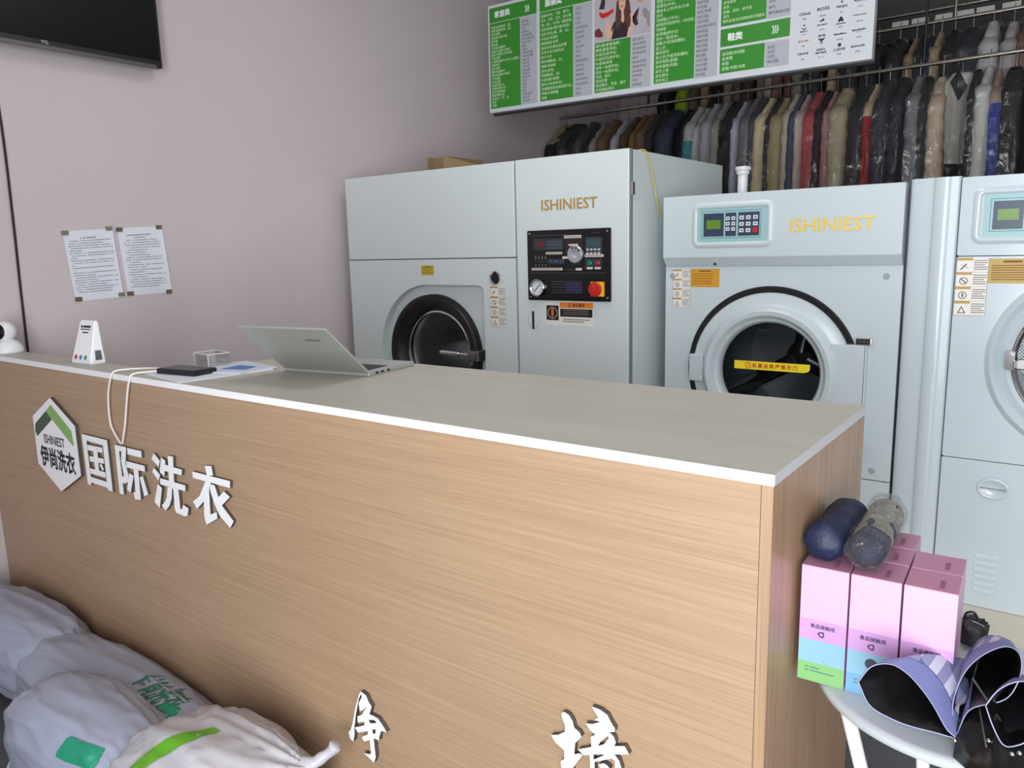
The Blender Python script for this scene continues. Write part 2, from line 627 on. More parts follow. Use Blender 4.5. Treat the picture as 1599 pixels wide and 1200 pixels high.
JING_B = [
    ([(-0.7455, 0.6106), (-0.7354, 0.6081), (-0.7268, 0.5976), (-0.7237, 0.5851), (-0.7124, 0.5807), (-0.7072, 0.5727), (-0.722, 0.5531), (-0.7243, 0.5281), (-0.7129, 0.5347), (-0.705, 0.5342), (-0.7281, 0.4966), (-0.7296, 0.4851), (-0.753, 0.4751), (-0.7561, 0.4997), (-0.7477, 0.5083), (-0.7467, 0.5266), (-0.7672, 0.5363), (-0.7781, 0.5487), (-0.7614, 0.5553), (-0.7454, 0.5685), (-0.7445, 0.5821), (-0.7524, 0.6005), (-0.7516, 0.6071)], []),
    ([(-0.6838, 0.645), (-0.6654, 0.6451), (-0.6503, 0.6398), (-0.6416, 0.6262), (-0.6342, 0.6182), (-0.6348, 0.6114), (-0.646, 0.6064), (-0.6367, 0.6004), (-0.6324, 0.59), (-0.6361, 0.5813), (-0.614, 0.5902), (-0.6048, 0.5771), (-0.6355, 0.5645), (-0.6256, 0.5552), (-0.6207, 0.542), (-0.6194, 0.5224), (-0.635, 0.5157), (-0.6343, 0.5516), (-0.6418, 0.5534), (-0.6788, 0.5306), (-0.6777, 0.501), (-0.6869, 0.4971), (-0.6891, 0.5413), (-0.7043, 0.5353), (-0.7155, 0.5425), (-0.6851, 0.5597), (-0.6862, 0.5809), (-0.6759, 0.5893), (-0.6887, 0.5948), (-0.6975, 0.605), (-0.6822, 0.609), (-0.6642, 0.6207), (-0.6782, 0.619), (-0.6699, 0.6277), (-0.6769, 0.636)], [[(-0.6505, 0.5968), (-0.6467, 0.5941), (-0.6581, 0.5761), (-0.6709, 0.5679), (-0.6657, 0.578)], [(-0.6813, 0.5457), (-0.6563, 0.556), (-0.662, 0.5499), (-0.6801, 0.535)]]),
    ([(-0.6698, 0.5293), (-0.6583, 0.5367), (-0.6506, 0.5349), (-0.6456, 0.5309), (-0.6482, 0.5224), (-0.6634, 0.5196)], []),
    ([(-0.6803, 0.5049), (-0.6281, 0.5273), (-0.6281, 0.5187), (-0.6803, 0.4961)], []),
]
LOWER_RAIL = [
    (-3.440, 0.054, (38, 36, 38), 'coat', 'black coat at the left end of the lower rail, against the wall'),
    (-3.440, 0.045, (150, 135, 100), 'coat', 'sandy tan coat second from the left end of the lower rail'),
    (-3.321, 0.090, (14, 13, 15), 'wide', 'broad black jacket hanging open between a sandy tan coat and a charcoal jacket'),
    (-3.171, 0.040, (62, 64, 68), 'film', 'charcoal jacket in clear film right of the broad black jacket'),
    (-3.075, 0.036, (150, 142, 138), 'film', 'pale taupe coat above the tall white machine cabinet, left of a brown coat'),
    (-2.980, 0.049, (112, 86, 68), 'coat', 'chestnut brown coat over the tall white machine cabinet'),
    (-2.883, 0.040, (176, 172, 180), 'film', 'pale lilac grey shirt between chestnut and olive brown coats'),
    (-2.797, 0.036, (88, 72, 50), 'coat', 'olive brown coat right of the pale lilac grey shirt'),
    (-2.729, 0.036, (122, 96, 48), 'coat', 'mustard brown coat between olive and rust brown coats'),
    (-2.667, 0.040, (112, 82, 62), 'film', 'rust brown coat in streaky film left of a glossy black jacket'),
    (-2.585, 0.045, (24, 24, 28), 'film', 'glossy black jacket in wrinkled film left of the navy coat'),
    (-2.480, 0.081, (34, 48, 74), 'film', 'wide navy blue coat in film right of the glossy black jacket'),
    (-2.377, 0.063, (16, 20, 34), 'long', 'long near black navy coat hanging past the right edge of the tall machine'),
    (-2.296, 0.049, (176, 176, 176), 'teal', 'pale grey jacket with a teal sleeve band'),
    (-2.239, 0.040, (190, 188, 190), 'film', 'silvery white coat in film right of the teal banded jacket'),
    (-2.178, 0.049, (168, 164, 172), 'film', 'pale lilac grey coat between a silvery white and a stone grey coat'),
    (-2.105, 0.054, (146, 142, 134), 'film', 'stone grey coat in shiny film left of a crumpled black film bag'),
    (-2.041, 0.058, (22, 22, 24), 'film', 'black coat in crumpled shiny film above the left part of the middle dryer'),
    (-1.970, 0.036, (178, 182, 196), 'film', 'slim pale blue grey jacket behind the white plastic pipe'),
    (-1.895, 0.063, (118, 114, 114), 'film', 'mid grey coat right of the white plastic pipe'),
    (-1.839, 0.032, (70, 70, 72), 'film', 'dark grey coat with a white patch left of a cream coat'),
    (-1.792, 0.049, (202, 186, 150), 'coat', 'cream coat left of a thin purple black garment'),
    (-1.745, 0.027, (34, 26, 40), 'film', 'thin purple black garment squeezed between cream and khaki coats'),
    (-1.695, 0.063, (166, 150, 108), 'film', 'khaki puffy coat right of the thin purple black garment'),
    (-1.629, 0.032, (176, 168, 148), 'coat', 'pale oatmeal coat right of the khaki puffy coat'),
    (-1.592, 0.032, (74, 80, 104), 'coat', 'slate blue coat between two pale oatmeal and blush coats'),
    (-1.556, 0.027, (186, 168, 158), 'film', 'thin blush beige jacket directly left of the coral coat'),
    (-1.488, 0.076, (182, 76, 80), 'film', 'coral red coat, the only red one over the middle dryer'),
    (-1.429, 0.040, (30, 28, 30), 'film', 'black quilted coat directly right of the coral red coat'),
    (-1.386, 0.040, (168, 124, 124), 'coat', 'dusty pink coat left of a beige padded coat'),
    (-1.317, 0.076, (172, 160, 132), 'quilt', 'beige padded coat with big quilted baffles'),
    (-1.216, 0.058, (40, 40, 44), 'film', 'charcoal coat in creased film right of the beige padded coat'),
    (-1.142, 0.032, (150, 28, 28), 'redtop', 'bright red dress with a cream shoulder'),
    (-1.081, 0.063, (52, 54, 64), 'film', 'slate black coat right of the bright red dress'),
    (-0.992, 0.063, (36, 36, 46), 'film', 'blue black padded jacket over the gap between the two right machines'),
    (-0.915, 0.054, (120, 120, 122), 'film', 'silver grey film wrapped coat over the right machine column'),
    (-0.861, 0.054, (34, 36, 40), 'film', 'dark charcoal coat left of the peach beige coat'),
    (-0.790, 0.063, (190, 168, 146), 'quilt', 'peach beige long coat left of the white jacket'),
    (-0.691, 0.117, (200, 196, 188), 'white', 'white jacket with black collar and hem turned to face the counter'),
    (-0.604, 0.040, (44, 36, 34), 'film', 'dark brown coat just behind the white jacket'),
    (-0.554, 0.054, (192, 192, 186), 'film', 'off white sports jacket left of the royal blue one'),
    (-0.507, 0.049, (36, 52, 140), 'blue', 'royal blue jacket with a tan shoulder'),
    (-0.427, 0.099, (30, 30, 30), 'film', 'black leather look coat in shiny film near the right frame edge'),
    (-0.358, 0.054, (20, 20, 22), 'coat', 'plain black coat at the right edge of the frame'),
]
UPPER_RAIL = [
    (-2.718, 0.077, (22, 22, 24), 'coat', 'black coat at the left end of the upper rail, under the price board'),
    (-2.585, 0.077, (126, 160, 22), 'coat', 'lime green coat on the upper rail under the price board'),
    (-2.471, 0.053, (84, 66, 48), 'film', 'shaggy brown coat right of the lime green coat'),
    (-2.395, 0.043, (136, 118, 92), 'coat', 'tan coat on the upper rail, second right of the lime green coat'),
    (-2.310, 0.058, (24, 22, 24), 'coat', 'dark coat on the upper rail between two tan coats'),
    (-2.226, 0.043, (124, 114, 96), 'film', 'dusty beige coat on the upper rail under the fourth board panel'),
    (-2.163, 0.043, (96, 78, 62), 'coat', 'brown coat on the upper rail left of two dim grey coats'),
    (-2.072, 0.062, (58, 54, 52), 'coat', 'dim grey coat on the upper rail under the shoe price panel'),
    (-1.983, 0.034, (112, 104, 92), 'coat', 'narrow taupe coat left of the pale putty coat'),
    (-1.928, 0.048, (148, 142, 126), 'coat', 'pale putty coat high behind the cream coat'),
    (-1.860, 0.038, (120, 84, 78), 'coat', 'dusty red brown coat on the upper rail'),
    (-1.801, 0.038, (98, 62, 58), 'coat', 'wine brown coat on the upper rail right of the dusty red brown one'),
    (-1.726, 0.048, (122, 118, 112), 'coat', 'ash grey coat high behind the coral red coat'),
    (-1.613, 0.077, (24, 24, 28), 'film', 'black coat in film high behind the dusty pink coat'),
    (-1.503, 0.034, (168, 146, 122), 'coat', 'tall beige coat alone in the dark gap under the board corner'),
    (-1.383, 0.077, (20, 20, 24), 'film', 'black film wrapped coat under the right corner of the board'),
    (-1.262, 0.077, (18, 18, 24), 'film', 'black coat just right of the board corner'),
    (-1.133, 0.067, (26, 26, 34), 'film', 'black coat with bright film glints left of a camel coat'),
    (-1.034, 0.048, (140, 118, 88), 'coat', 'camel coat on the upper rail, left one of two'),
    (-0.989, 0.034, (20, 20, 26), 'film', 'thin black coat between the camel coat and the deep navy coat'),
    (-0.938, 0.038, (28, 32, 62), 'film', 'deep navy coat between the two camel coats'),
    (-0.890, 0.043, (152, 132, 108), 'coat', 'fawn coat on the upper rail right of the deep navy coat'),
    (-0.814, 0.058, (20, 20, 24), 'film', 'black coat behind the white jacket on the upper rail'),
    (-0.715, 0.096, (44, 48, 56), 'film', 'charcoal wool coat in film on the upper rail'),
    (-0.605, 0.077, (190, 192, 188), 'film', 'white shirt in film on the upper rail above the royal blue jacket'),
    (-0.498, 0.077, (176, 170, 172), 'film', 'pale striped shirt in film at the right end of the upper rail'),
    (-0.429, 0.043, (120, 84, 70), 'film', 'terracotta striped shirt at the right edge of the frame on the upper rail'),
]

# ------------------------------------------------------------------ palette
WALL = mat('wall_paint', (205, 193, 195), 0.85, spec=0.2, var=0.03, vscale=1.2, bump=0.05, bscale=60)
CEIL = mat('ceiling_paint', (225, 222, 220), 0.9, spec=0.2)
DARKROOM = mat('store_wall_gloom', (14, 12, 12), 0.9, spec=0.2, var=0.1)  # gloom of the unlit back room put into the wall colour
FLOOR = mat('grey_floor_tile', (74, 74, 77), 0.45, var=0.12, vscale=2.0)
PLINTH = mat('cream_plinth_tile', (214, 205, 188), 0.5, var=0.04)
FRAME = mat('storefront_aluminium', (150, 152, 155), 0.4, metal=0.6)
OAK = wood('oak_laminate_front', (184, 155, 125), (168, 138, 109), (2.0, 2.0, 260))
OAK_SIDE = wood('oak_laminate_side', (182, 150, 119), (160, 128, 98), (120, 120, 1.4))
TOPMAT = mat('countertop_grey_beige', (180, 175, 163), 0.42, var=0.05, vscale=1.0, stretch=(1.5, 22, 22), spec=0.4)
EDGE = mat('white_edge_band', (240, 240, 240), 0.4)
PAINT = mat('mint_white_paint', (208, 217, 217), 0.3, var=0.02, vscale=1.5, spec=0.5)
PAINTD = mat('mint_white_dimmed', (194, 205, 208), 0.3, var=0.02, vscale=1.5, spec=0.5)  # same machine paint, darkened to offset strong light on the dryer
GLOSSP = mat('glossy_white_paint', (192, 203, 208), 0.22, spec=0.5, coat=0.4)
SEAM = mat('dark_seam', (40, 44, 46), 0.8)
BLACK = mat('black_rubber', (20, 20, 22), 0.45)
BLACKG = mat('black_gloss', (10, 10, 12), 0.2)
CHROME = mat('chrome', (205, 205, 205), 0.15, metal=1.0)
STEEL = mat('brushed_steel', (150, 148, 145), 0.3, metal=1.0)
GOLD = mat('gold_letter', (196, 158, 84), 0.35, metal=0.35)
GOLDL = mat('pale_gold_letter', (238, 204, 96), 0.35, metal=0.15)
WHITE = mat('white_acrylic', (245, 245, 247), 0.35)
WHITEP = mat('white_plastic', (232, 234, 236), 0.35)
INK = mat('black_ink', (24, 26, 30), 0.7)
GREYINK = mat('grey_ink', (110, 112, 118), 0.8)
PAPER = mat('white_paper', (222, 226, 234), 0.8, spec=0.2)
ORANGE = mat('orange_sticker', (206, 148, 40), 0.5)
YELLOW = mat('yellow_sticker', (240, 214, 40), 0.45)
STICK = mat('cream_sticker', (226, 222, 214), 0.5)
RED = mat('red_plastic', (196, 40, 26), 0.35)
REDINK = mat('red_ink', (190, 44, 30), 0.6)
GREENB = mat('sign_green', (50, 136, 40), 0.4)
SIGNG = mat('sign_grey', (172, 176, 182), 0.45)
SIGNW = mat('sign_white', (204, 208, 213), 0.4)
GLASS = clear('thin_glass', (0.92, 0.93, 0.93, 1), 0.02, 0.35, 0.02)
FILM = clear('clear_film', (0.98, 0.98, 0.98, 1), 0.05, 0.12, 0.07, bump=0.8, bscale=11.0, stretch=(1.0, 1.0, 0.35), milkfac=0.012, bdist=0.05)
ACRYL = clear('clear_acrylic', (0.98, 0.985, 0.985, 1), 0.03, 0.5, 0.05, milkfac=0.03)
PERF = perforated('perforated_steel', (170, 172, 176), (14, 14, 16), 0.027, 0.38)
PERFD = perforated('perforated_dark_drum', (120, 126, 130), (10, 11, 12), 0.025, 0.4)

XL = -3.5                     # left wall
ZC = 1.1475                   # counter top
YF = 1.149                    # counter front

# ------------------------------------------------------------------ the setting
struct('floor', box(B(), XL, 3.2, -2.0, 9.2, -0.08, 0.0), FLOOR)
struct('ceiling', box(B(), XL - 0.1, 3.3, -2.0, 9.2, 3.5, 3.6), CEIL)
struct('wall_left', box(B(), XL - 0.12, XL, -2.0, 6.4, 0.0, 3.5), WALL)
struct('wall_back', box(B(), XL, -3.06, 6.4, 6.52, 0.0, 3.5), WALL)
struct('wall_right', box(B(), 3.2, 3.32, -2.0, 6.4, 0.0, 3.5), WALL)
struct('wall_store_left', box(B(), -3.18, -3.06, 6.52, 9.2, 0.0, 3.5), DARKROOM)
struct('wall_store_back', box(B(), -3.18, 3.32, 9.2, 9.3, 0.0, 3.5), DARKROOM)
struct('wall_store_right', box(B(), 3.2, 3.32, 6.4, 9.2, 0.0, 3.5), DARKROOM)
bm = B()
box(bm, XL, -0.45, -1.68, -1.55, 0, 3.5)
box(bm, -0.45, 3.2, -1.68, -1.55, 2.8, 3.5)
struct('wall_front', bm, WALL)
bm = B()
for x in (-0.45, 0.77, 1.97, 3.15):
    box(bm, x, x + 0.05, -1.66, -1.58, 0, 2.8)
box(bm, -0.40, 3.15, -1.66, -1.58, 0, 0.1)
struct('window_1', bm, FRAME)
struct('trim_1', box(B(), -3.45, 1.6, 2.62, 4.6, 0.0, 0.126, 0.004), PLINTH)

# ------------------------------------------------------------------ reception counter
t = thing('reception_counter', 'long wood grain reception counter with a grey beige top and white edge', 'counter', (-1.9, 1.45, 0))
CB = 1.752
bm = B()
plate(bm, [(XL + 0.002, YF), (-0.362, YF), (-0.362, CB), (-2.2, CB), (-2.262, YF + 0.108), (XL + 0.002, YF + 0.108)], [], flat, ZC - 0.018, ZC)
obj('countertop', bm, TOPMAT, t)
bm = B()
box(bm, XL + 0.002, -2.4305, YF - 0.0012, YF + 0.004, ZC - 0.0185, ZC - 0.0002)
box(bm, -2.4295, -0.3612, YF - 0.0012, YF + 0.004, ZC - 0.0185, ZC - 0.0002)
o = obj('front_edge_band', bm, EDGE, t)
o['label'] = 'white front edge band'
bm = B()
box(bm, -0.366, -0.3608, YF + 0.001, CB, ZC - 0.0185, ZC - 0.0002)
obj('side_edge_band', bm, mat('side_edge_shaded', (196, 196, 196), 0.45), t)  # same white band, greyed in the colour for its shaded side
bm = B()
box(bm, XL + 0.002, -2.2625, YF + 0.002, YF + 0.02, 0.0, ZC - 0.019)
obj('front_panel', bm, OAK, t)
bm = B()
box(bm, -2.2600, -0.382, YF + 0.0015, YF + 0.02, 0.0, ZC - 0.019)
obj('front_panel', bm, OAK, t)
bm = B()
box(bm, -0.381, -0.3625, YF + 0.0015, CB - 0.002, 0.0, ZC - 0.019)
obj('side_panel', bm, OAK_SIDE, t)
bm = B()
box(bm, XL + 0.002, -2.27, YF + 0.088, YF + 0.106, 0.0, ZC - 0.019)
box(bm, -2.28, -2.262, YF + 0.02, CB - 0.03, 0.0, ZC - 0.019)
box(bm, -1.33, -1.312, YF + 0.02, CB - 0.03, 0.0, ZC - 0.019)
box(bm, -2.262, -0.382, YF + 0.03, CB - 0.03, 0.62, 0.638)
box(bm, -2.262, -0.382, YF + 0.03, CB - 0.03, 0.08, 0.098)
obj('shelf_carcass', bm, OAK_SIDE, t)


RETURNS = mat('letter_returns_shaded', (84, 76, 70), 0.5)  # shade on the sides of letters and sign put into the colour


def sign_char(name, polys, label, depth=0.009, group=None):
    bm = B()
    y1 = YF + 0.0015
    for i, (outer, holes) in enumerate(polys):
        plate(bm, outer, holes, front, y1 - depth - 0.00015 * i, y1)
    o = single(name, bm, [WHITE, RETURNS], label, 'sign letter', group)
    for p in o.data.polygons:
        p.material_index = 0 if abs(p.normal.y) > 0.9 else 1
    return o


GRP = 'white characters on the counter front'
sign_char('sign_character', GUO, 'first white block character right of the hexagon, a closed square frame with strokes inside', group=GRP)
sign_char('sign_character', JI, 'second white block character right of the hexagon, under the dangling white cable loop', group=GRP)
sign_char('sign_character', XI, 'third white block character right of the hexagon, with short strokes stacked at its left', group=GRP)
sign_char('sign_character', YI, 'last white block character of the upper counter row, with spread legs', group=GRP)
sign_char('sign_character', JING, 'small white brush script character low on the counter front, above the knotted bag end', 0.012, GRP)
sign_char('sign_character', JING_B, 'larger white brush script character cut by the bottom frame edge', 0.012, GRP)

t = thing('logo_sign', 'white hexagonal logo sign with a two tone green roof on the counter front', 'sign', (-2.87, YF, 0.66))
bm = B()
plate(bm, HEX[0][0], [], front, YF - 0.011, YF + 0.0015)
o = obj('panel', bm, [WHITE, RETURNS], t)
for p in o.data.polygons:
    p.material_index = 0 if abs(p.normal.y) > 0.9 else 1
bm = B()
plate(bm, HEX_DARK[0][0], [], front, YF - 0.0116, YF - 0.0108)
obj('dark_roof_half', bm, mat('deep_green', (38, 74, 44), 0.4), t)
bm = B()
plate(bm, HEX_LIGHT[0][0], [], front, YF - 0.0116, YF - 0.0108)
obj('light_roof_half', bm, mat('leaf_green', (132, 176, 92), 0.4), t)
text('lettering', t, INK, 'ISHINIEST', 0.047, (-2.951, YF - 0.0112, 0.857), width=0.158, fat=0.0006)
text('lettering', t, INK, '伊尚洗衣', 0.082, (-2.995, YF - 0.0112, 0.775), width=0.264, fat=0.0021)

# ------------------------------------------------------------------ left wall: television, cable, notices
t = thing('television', 'black flat television high on the left wall', 'television', (-3.45, 1.3, 2.33))
TY0, TY1, TZ0, TZ1 = 0.60, 2.008, 2.336, 3.13
bm = B()
box(bm, -3.46, -3.424, TY0, TY1, TZ0, TZ1, 0.006)
obj('casing', bm, mat('tv_casing', (26, 25, 26), 0.4), t)
bm = B()
tile(bm, leftw, TY0 + 0.012, TY1 - 0.012, TZ0 + 0.03, TZ1 - 0.012, -3.4245, -3.4225)
obj('screen', bm, mat('tv_screen', (6, 6, 7), 0.12), t)
bm = B()
tile(bm, leftw, TY0 + 0.004, TY1 - 0.03, TZ0 - 0.006, TZ0 + 0.010, -3.4250, -3.4215)
obj('bottom_trim', bm, mat('tv_trim', (104, 100, 100), 0.35, metal=0.5), t)
bm = B()
box(bm, XL + 0.002, -3.455, 1.05, 1.65, 2.5, 2.95)
obj('wall_bracket', bm, BLACK, t)
text('maker_mark', t, mat('tv_mark', (170, 170, 172), 0.4), 'TCL', 0.016, (-3.4222, 1.50, TZ0 + 0.016), right=(0, 1, 0), bold=0.0006)

bm = B()
tube(bm, catmull([(-3.494, 1.33, 2.42), (-3.494, 1.345, 2.04), (-3.494, 1.341, 1.65), (-3.494, 1.334, 1.35), (-3.494, 1.331, 1.0), (-3.494, 1.33, 0.4)]), 0.0045, 8)
single('wall_cable', bm, BLACK, 'thin black cable running down the left wall from the television', 'cable')


def notice(name, quadpts, label, rows, tapes):
    ys = [p[0] for p in quadpts]
    zs = [p[1] for p in quadpts]
    t = thing(name, label, 'paper notice', (XL, sum(ys) / 4, min(zs)), group='notices on the left wall')
    bm = B()
    n = 10
    tl, tr, br, bl = [Vector((0, p[0], p[1])) for p in quadpts]
    grid = []
    for i in range(n + 1):
        row = []
        for j in range(n + 1):
            a, b = i / n, j / n
            p = (tl * (1 - b) + tr * b) * (1 - a) + (bl * (1 - b) + br * b) * a
            curl = 0.006 * max(0, b - 0.85) / 0.15 + 0.004 * math.sin(b * PI) * math.sin(a * PI)
            p.x = XL + 0.0015 + curl
            row.append(bm.verts.new(p))
        grid.append(row)
    for i in range(n):
        for j in range(n):
            bm.faces.new((grid[i][j], grid[i + 1][j], grid[i + 1][j + 1], grid[i][j + 1]))
    obj('sheet', bm, PAPER, t)
    bm = B()
    rnd = random.Random(len(label))
    for k, (ind, ln, h) in enumerate(rows):
        a = 0.10 + 0.80 * (k + 0.5) / len(rows)
        x = ind
        while x < ln:
            w = rnd.uniform(0.012, 0.022)
            pts = []
            for (aa, bb) in ((a, x), (a, x + w), (a - h, x + w), (a - h, x)):
                p = (tl * (1 - bb) + tr * bb) * (1 - aa) + (bl * (1 - bb) + br * bb) * aa
                p.x = XL + 0.0025 + 0.004 * math.sin(bb * PI) * math.sin(aa * PI) + 0.006 * max(0, bb - 0.85) / 0.15
                pts.append(bm.verts.new(p))
            bm.faces.new(pts)
            x += w + rnd.uniform(0.004, 0.010) + (0.03 if rnd.random() < 0.06 else 0)
    obj('printed_lines', bm, GREYINK, t)
    for (a, b, c) in tapes:
        p = (tl * (1 - b) + tr * b) * (1 - a) + (bl * (1 - b) + br * b) * a
        bm = B()
        box(bm, XL + 0.0008, XL + 0.009, p.y - 0.013, p.y + 0.013, p.z - 0.009, p.z + 0.009, 0.001)
        obj('tape_tab', bm, mat('tape_olive', (122, 122, 104), 0.6) if c == 0 else mat('tape_brown', (104, 88, 66), 0.6), t)


ROW1 = [(0.32, 0.62, 0.018)] + [(0.10 if k % 3 == 0 else 0.06, [0.93, 0.75, 0.90, 0.95, 0.30, 0.95, 0.93, 0.2, 0.94, 0.95, 0.1, 0.92, 0.12, 0.94, 0.5, 0.95, 0.5, 0.95, 0.7, 0.95, 0.8, 0.8][k], 0.010) for k in range(22)]
ROW2 = [(0.18, 0.72, 0.014), (0.34, 0.58, 0.012)] + [(0.16 if k % 3 == 0 else 0.10, [0.85, 0.88, 0.9, 0.88, 0.6, 0.55, 0.6, 0.9, 0.9, 0.4, 0.9, 0.5, 0.88, 0.5, 0.9, 0.5, 0.88, 0.9, 0.9, 0.75][k], 0.010) for k in range(20)]
notice('wall_notice', [(1.525, 1.617), (1.735, 1.632), (1.752, 1.327), (1.545, 1.321)], 'left of two printed sheets taped on the wall, olive tape on its corners', ROW1,
       [(0.02, 0.04, 0), (0.0, 0.93, 0), (0.97, 0.06, 1), (0.96, 0.96, 0)])
notice('wall_notice', [(1.757, 1.632), (1.965, 1.645), (1.985, 1.333), (1.775, 1.332)], 'right of two printed sheets taped on the wall, nearer the laptop', ROW2,
       [(0.02, 0.04, 1), (0.02, 0.93, 1), (0.97, 0.05, 1), (0.98, 0.93, 1)])

# ------------------------------------------------------------------ things on the counter
t = thing('security_camera', 'white ball shaped security camera at the left end of the counter', 'camera', (-3.345, 1.2, ZC))
bm = B()
lathe(bm, [(0.0, 0.0), (0.052, 0.0), (0.056, 0.006), (0.055, 0.018), (0.045, 0.038), (0.028, 0.052), (0.0, 0.056)], (-3.345, 1.203, ZC), 'z', 40)
obj('base', bm, WHITEP, t, True)
bm = B()
fdir = Vector((0.42, -0.9, 0.08)).normalized()
ctr = Vector((-3.352, 1.203, ZC + 0.083))
bmesh.ops.create_uvsphere(bm, u_segments=36, v_segments=20, radius=0.041, matrix=Matrix.Translation(ctr))
obj('head', bm, WHITEP, t, True)
bm = B()
rot = fdir.to_track_quat('Z', 'Y').to_matrix().to_4x4()
lathe(bm, [(0.0, 0.0425), (0.012, 0.0423), (0.024, 0.0395), (0.031, 0.035), (0.0312, 0.030)], (0, 0, 0), 'z', 36)
bmesh.ops.transform(bm, matrix=Matrix.Translation(ctr) @ rot, verts=bm.verts)
o = obj('lens_face', bm, BLACKG, t, True)
bm = B()
lathe(bm, [(0.0, 0.0435), (0.007, 0.0433), (0.010, 0.0415)], (0, 0, 0), 'z', 24)
bmesh.ops.transform(bm, matrix=Matrix.Translation(ctr) @ rot, verts=bm.verts)
obj('lens', bm, mat('camera_lens', (60, 24, 22), 0.1), o, True)

t = thing('payment_stand', 'white tapered payment card stand upright on the narrow counter ledge', 'stand', (-2.735, 1.225, ZC))
bm = B()
# wedge: broad foot, narrow top, front face leaning back
F = [(-0.062, -0.026), (0.062, -0.026), (0.062, 0.03), (-0.062, 0.03)]
TP = [(-0.046, 0.014), (0.046, 0.014), (0.046, 0.027), (-0.046, 0.027)]
rz = math.radians(4)
MW = Matrix.Translation((-2.74, 1.226, ZC)) @ Matrix.Rotation(rz, 4, 'Z')
v0 = [bm.verts.new(MW @ Vector((x, y, 0))) for x, y in F]
v1 = [bm.verts.new(MW @ Vector((x, y, 0.045))) for x, y in [(-0.057, -0.0135), (0.057, -0.0135), (0.057, 0.028), (-0.057, 0.028)]]
v2 = [bm.verts.new(MW @ Vector((x, y, 0.145))) for x, y in TP]
for A, C in ((v0, v1), (v1, v2)):
    for i in range(4):
        bm.faces.new((A[i - 1], A[i], C[i], C[i - 1]))
bm.faces.new(v0[::-1])
bm.faces.new(v2)
bmesh.ops.bevel(bm, geom=list(bm.edges), offset=0.004, segments=2, affect='EDGES')
obj('stand_body', bm, WHITE, t, True)
# printed face
U = (MW.to_3x3() @ Vector((0, 0.0275, 0.100))).normalized()
R = (MW.to_3x3() @ Vector((1, 0, 0))).normalized()
base = MW @ Vector((0, -0.0135, 0.045))
N = R.cross(U)
bm = B()
for (a0, a1, h0, h1) in ((-0.030, -0.020, 0.078, 0.086), (-0.016, 0.030, 0.079, 0.086), (-0.030, 0.030, 0.0715, 0.0745), (-0.016, 0.020, 0.060, 0.064)):
    bm.faces.new([bm.verts.new(base + R * a + U * h + N * 0.0013) for a, h in ((a0, h0), (a1, h0), (a1, h1), (a0, h1))])
obj('printed_lines', bm, INK, t)
for i, c in enumerate(((-0.030, REDINK), (0.0, mat('pay_blue', (40, 130, 200), 0.5)), (0.030, mat('pay_green', (40, 150, 90), 0.5)))):
    bm = B()
    p = MW @ Vector((c[0], -0.0208, 0.022))
    vs = [bm.verts.new(p + R * 0.007 * math.cos(2 * PI * k / 14) + U * 0.008 * math.sin(2 * PI * k / 14) + N * 0.0035) for k in range(14)]
    bm.faces.new(vs)
    obj('payment_mark', bm, c[1], t)
bm = B()
p = [MW @ Vector(q) for q in ((0.0605, -0.006, 0.014), (0.0605, 0.016, 0.014), (0.0588, 0.014, 0.046), (0.0588, -0.004, 0.046))]
q = [x + R * 0.003 for x in p]
vs = [bm.verts.new(x) for x in p + q]
for f in ((0, 1, 2, 3), (4, 5, 6, 7), (0, 1, 5, 4), (1, 2, 6, 5), (2, 3, 7, 6), (3, 0, 4, 7)):
    bm.faces.new([vs[i] for i in f])
obj('side_port', bm, mat('port_grey', (92, 100, 104), 0.4), t)

# brochures, tablet, acrylic box
ZP = ZC
def sheet(name, pts, z, th, m, label, cat):
    bm = B()
    plate(bm, pts, [], flat, z, z + th)
    return single(name, bm, m, label, cat)


sheet('folded_brochure', [(-2.30, 1.19), (-2.04, 1.152), (-2.005, 1.445), (-2.255, 1.520)], ZC, 0.0022, PAPER, 'white folded brochure lying flat on the counter left of the laptop', 'brochure')
t = thing('magazine', 'pale magazine with a blue printed block lying on the white brochure', 'magazine', (-2.12, 1.37, ZC + 0.0022))
bm = B()
plate(bm, [(-2.20, 1.26), (-2.015, 1.335), (-2.015, 1.465), (-2.225, 1.50)], [], flat, ZC + 0.0024, ZC + 0.0064)
obj('cover', bm, mat('magazine_cover', (206, 212, 228), 0.4), t)
bm = B()
plate(bm, [(-2.135, 1.345), (-2.05, 1.375), (-2.075, 1.435), (-2.155, 1.425)], [], flat, ZC + 0.0064, ZC + 0.0068)
obj('blue_print', bm, mat('print_blue', (44, 108, 178), 0.4), t)

t = thing('tablet_device', 'flat black slab shaped device lying on the brochure behind the white cables', 'device', (-2.17, 1.25, ZC + 0.0024))
bm = B()
box(bm, -0.085, 0.085, -0.042, 0.042, 0.0, 0.016, 0.003)
bmesh.ops.transform(bm, matrix=Matrix.Translation((-2.185, 1.262, ZC + 0.0024)) @ Matrix.Rotation(math.radians(8), 4, 'Z'), verts=bm.verts)
obj('casing', bm, mat('black_matt', (24, 23, 28), 0.45), t)
bm = B()
box(bm, -0.080, 0.080, -0.037, 0.037, 0.0162, 0.0168)
bmesh.ops.transform(bm, matrix=Matrix.Translation((-2.185, 1.262, ZC + 0.0024)) @ Matrix.Rotation(math.radians(8), 4, 'Z'), verts=bm.verts)
obj('top_cover', bm, mat('dark_top', (58, 52, 54), 0.35), t)

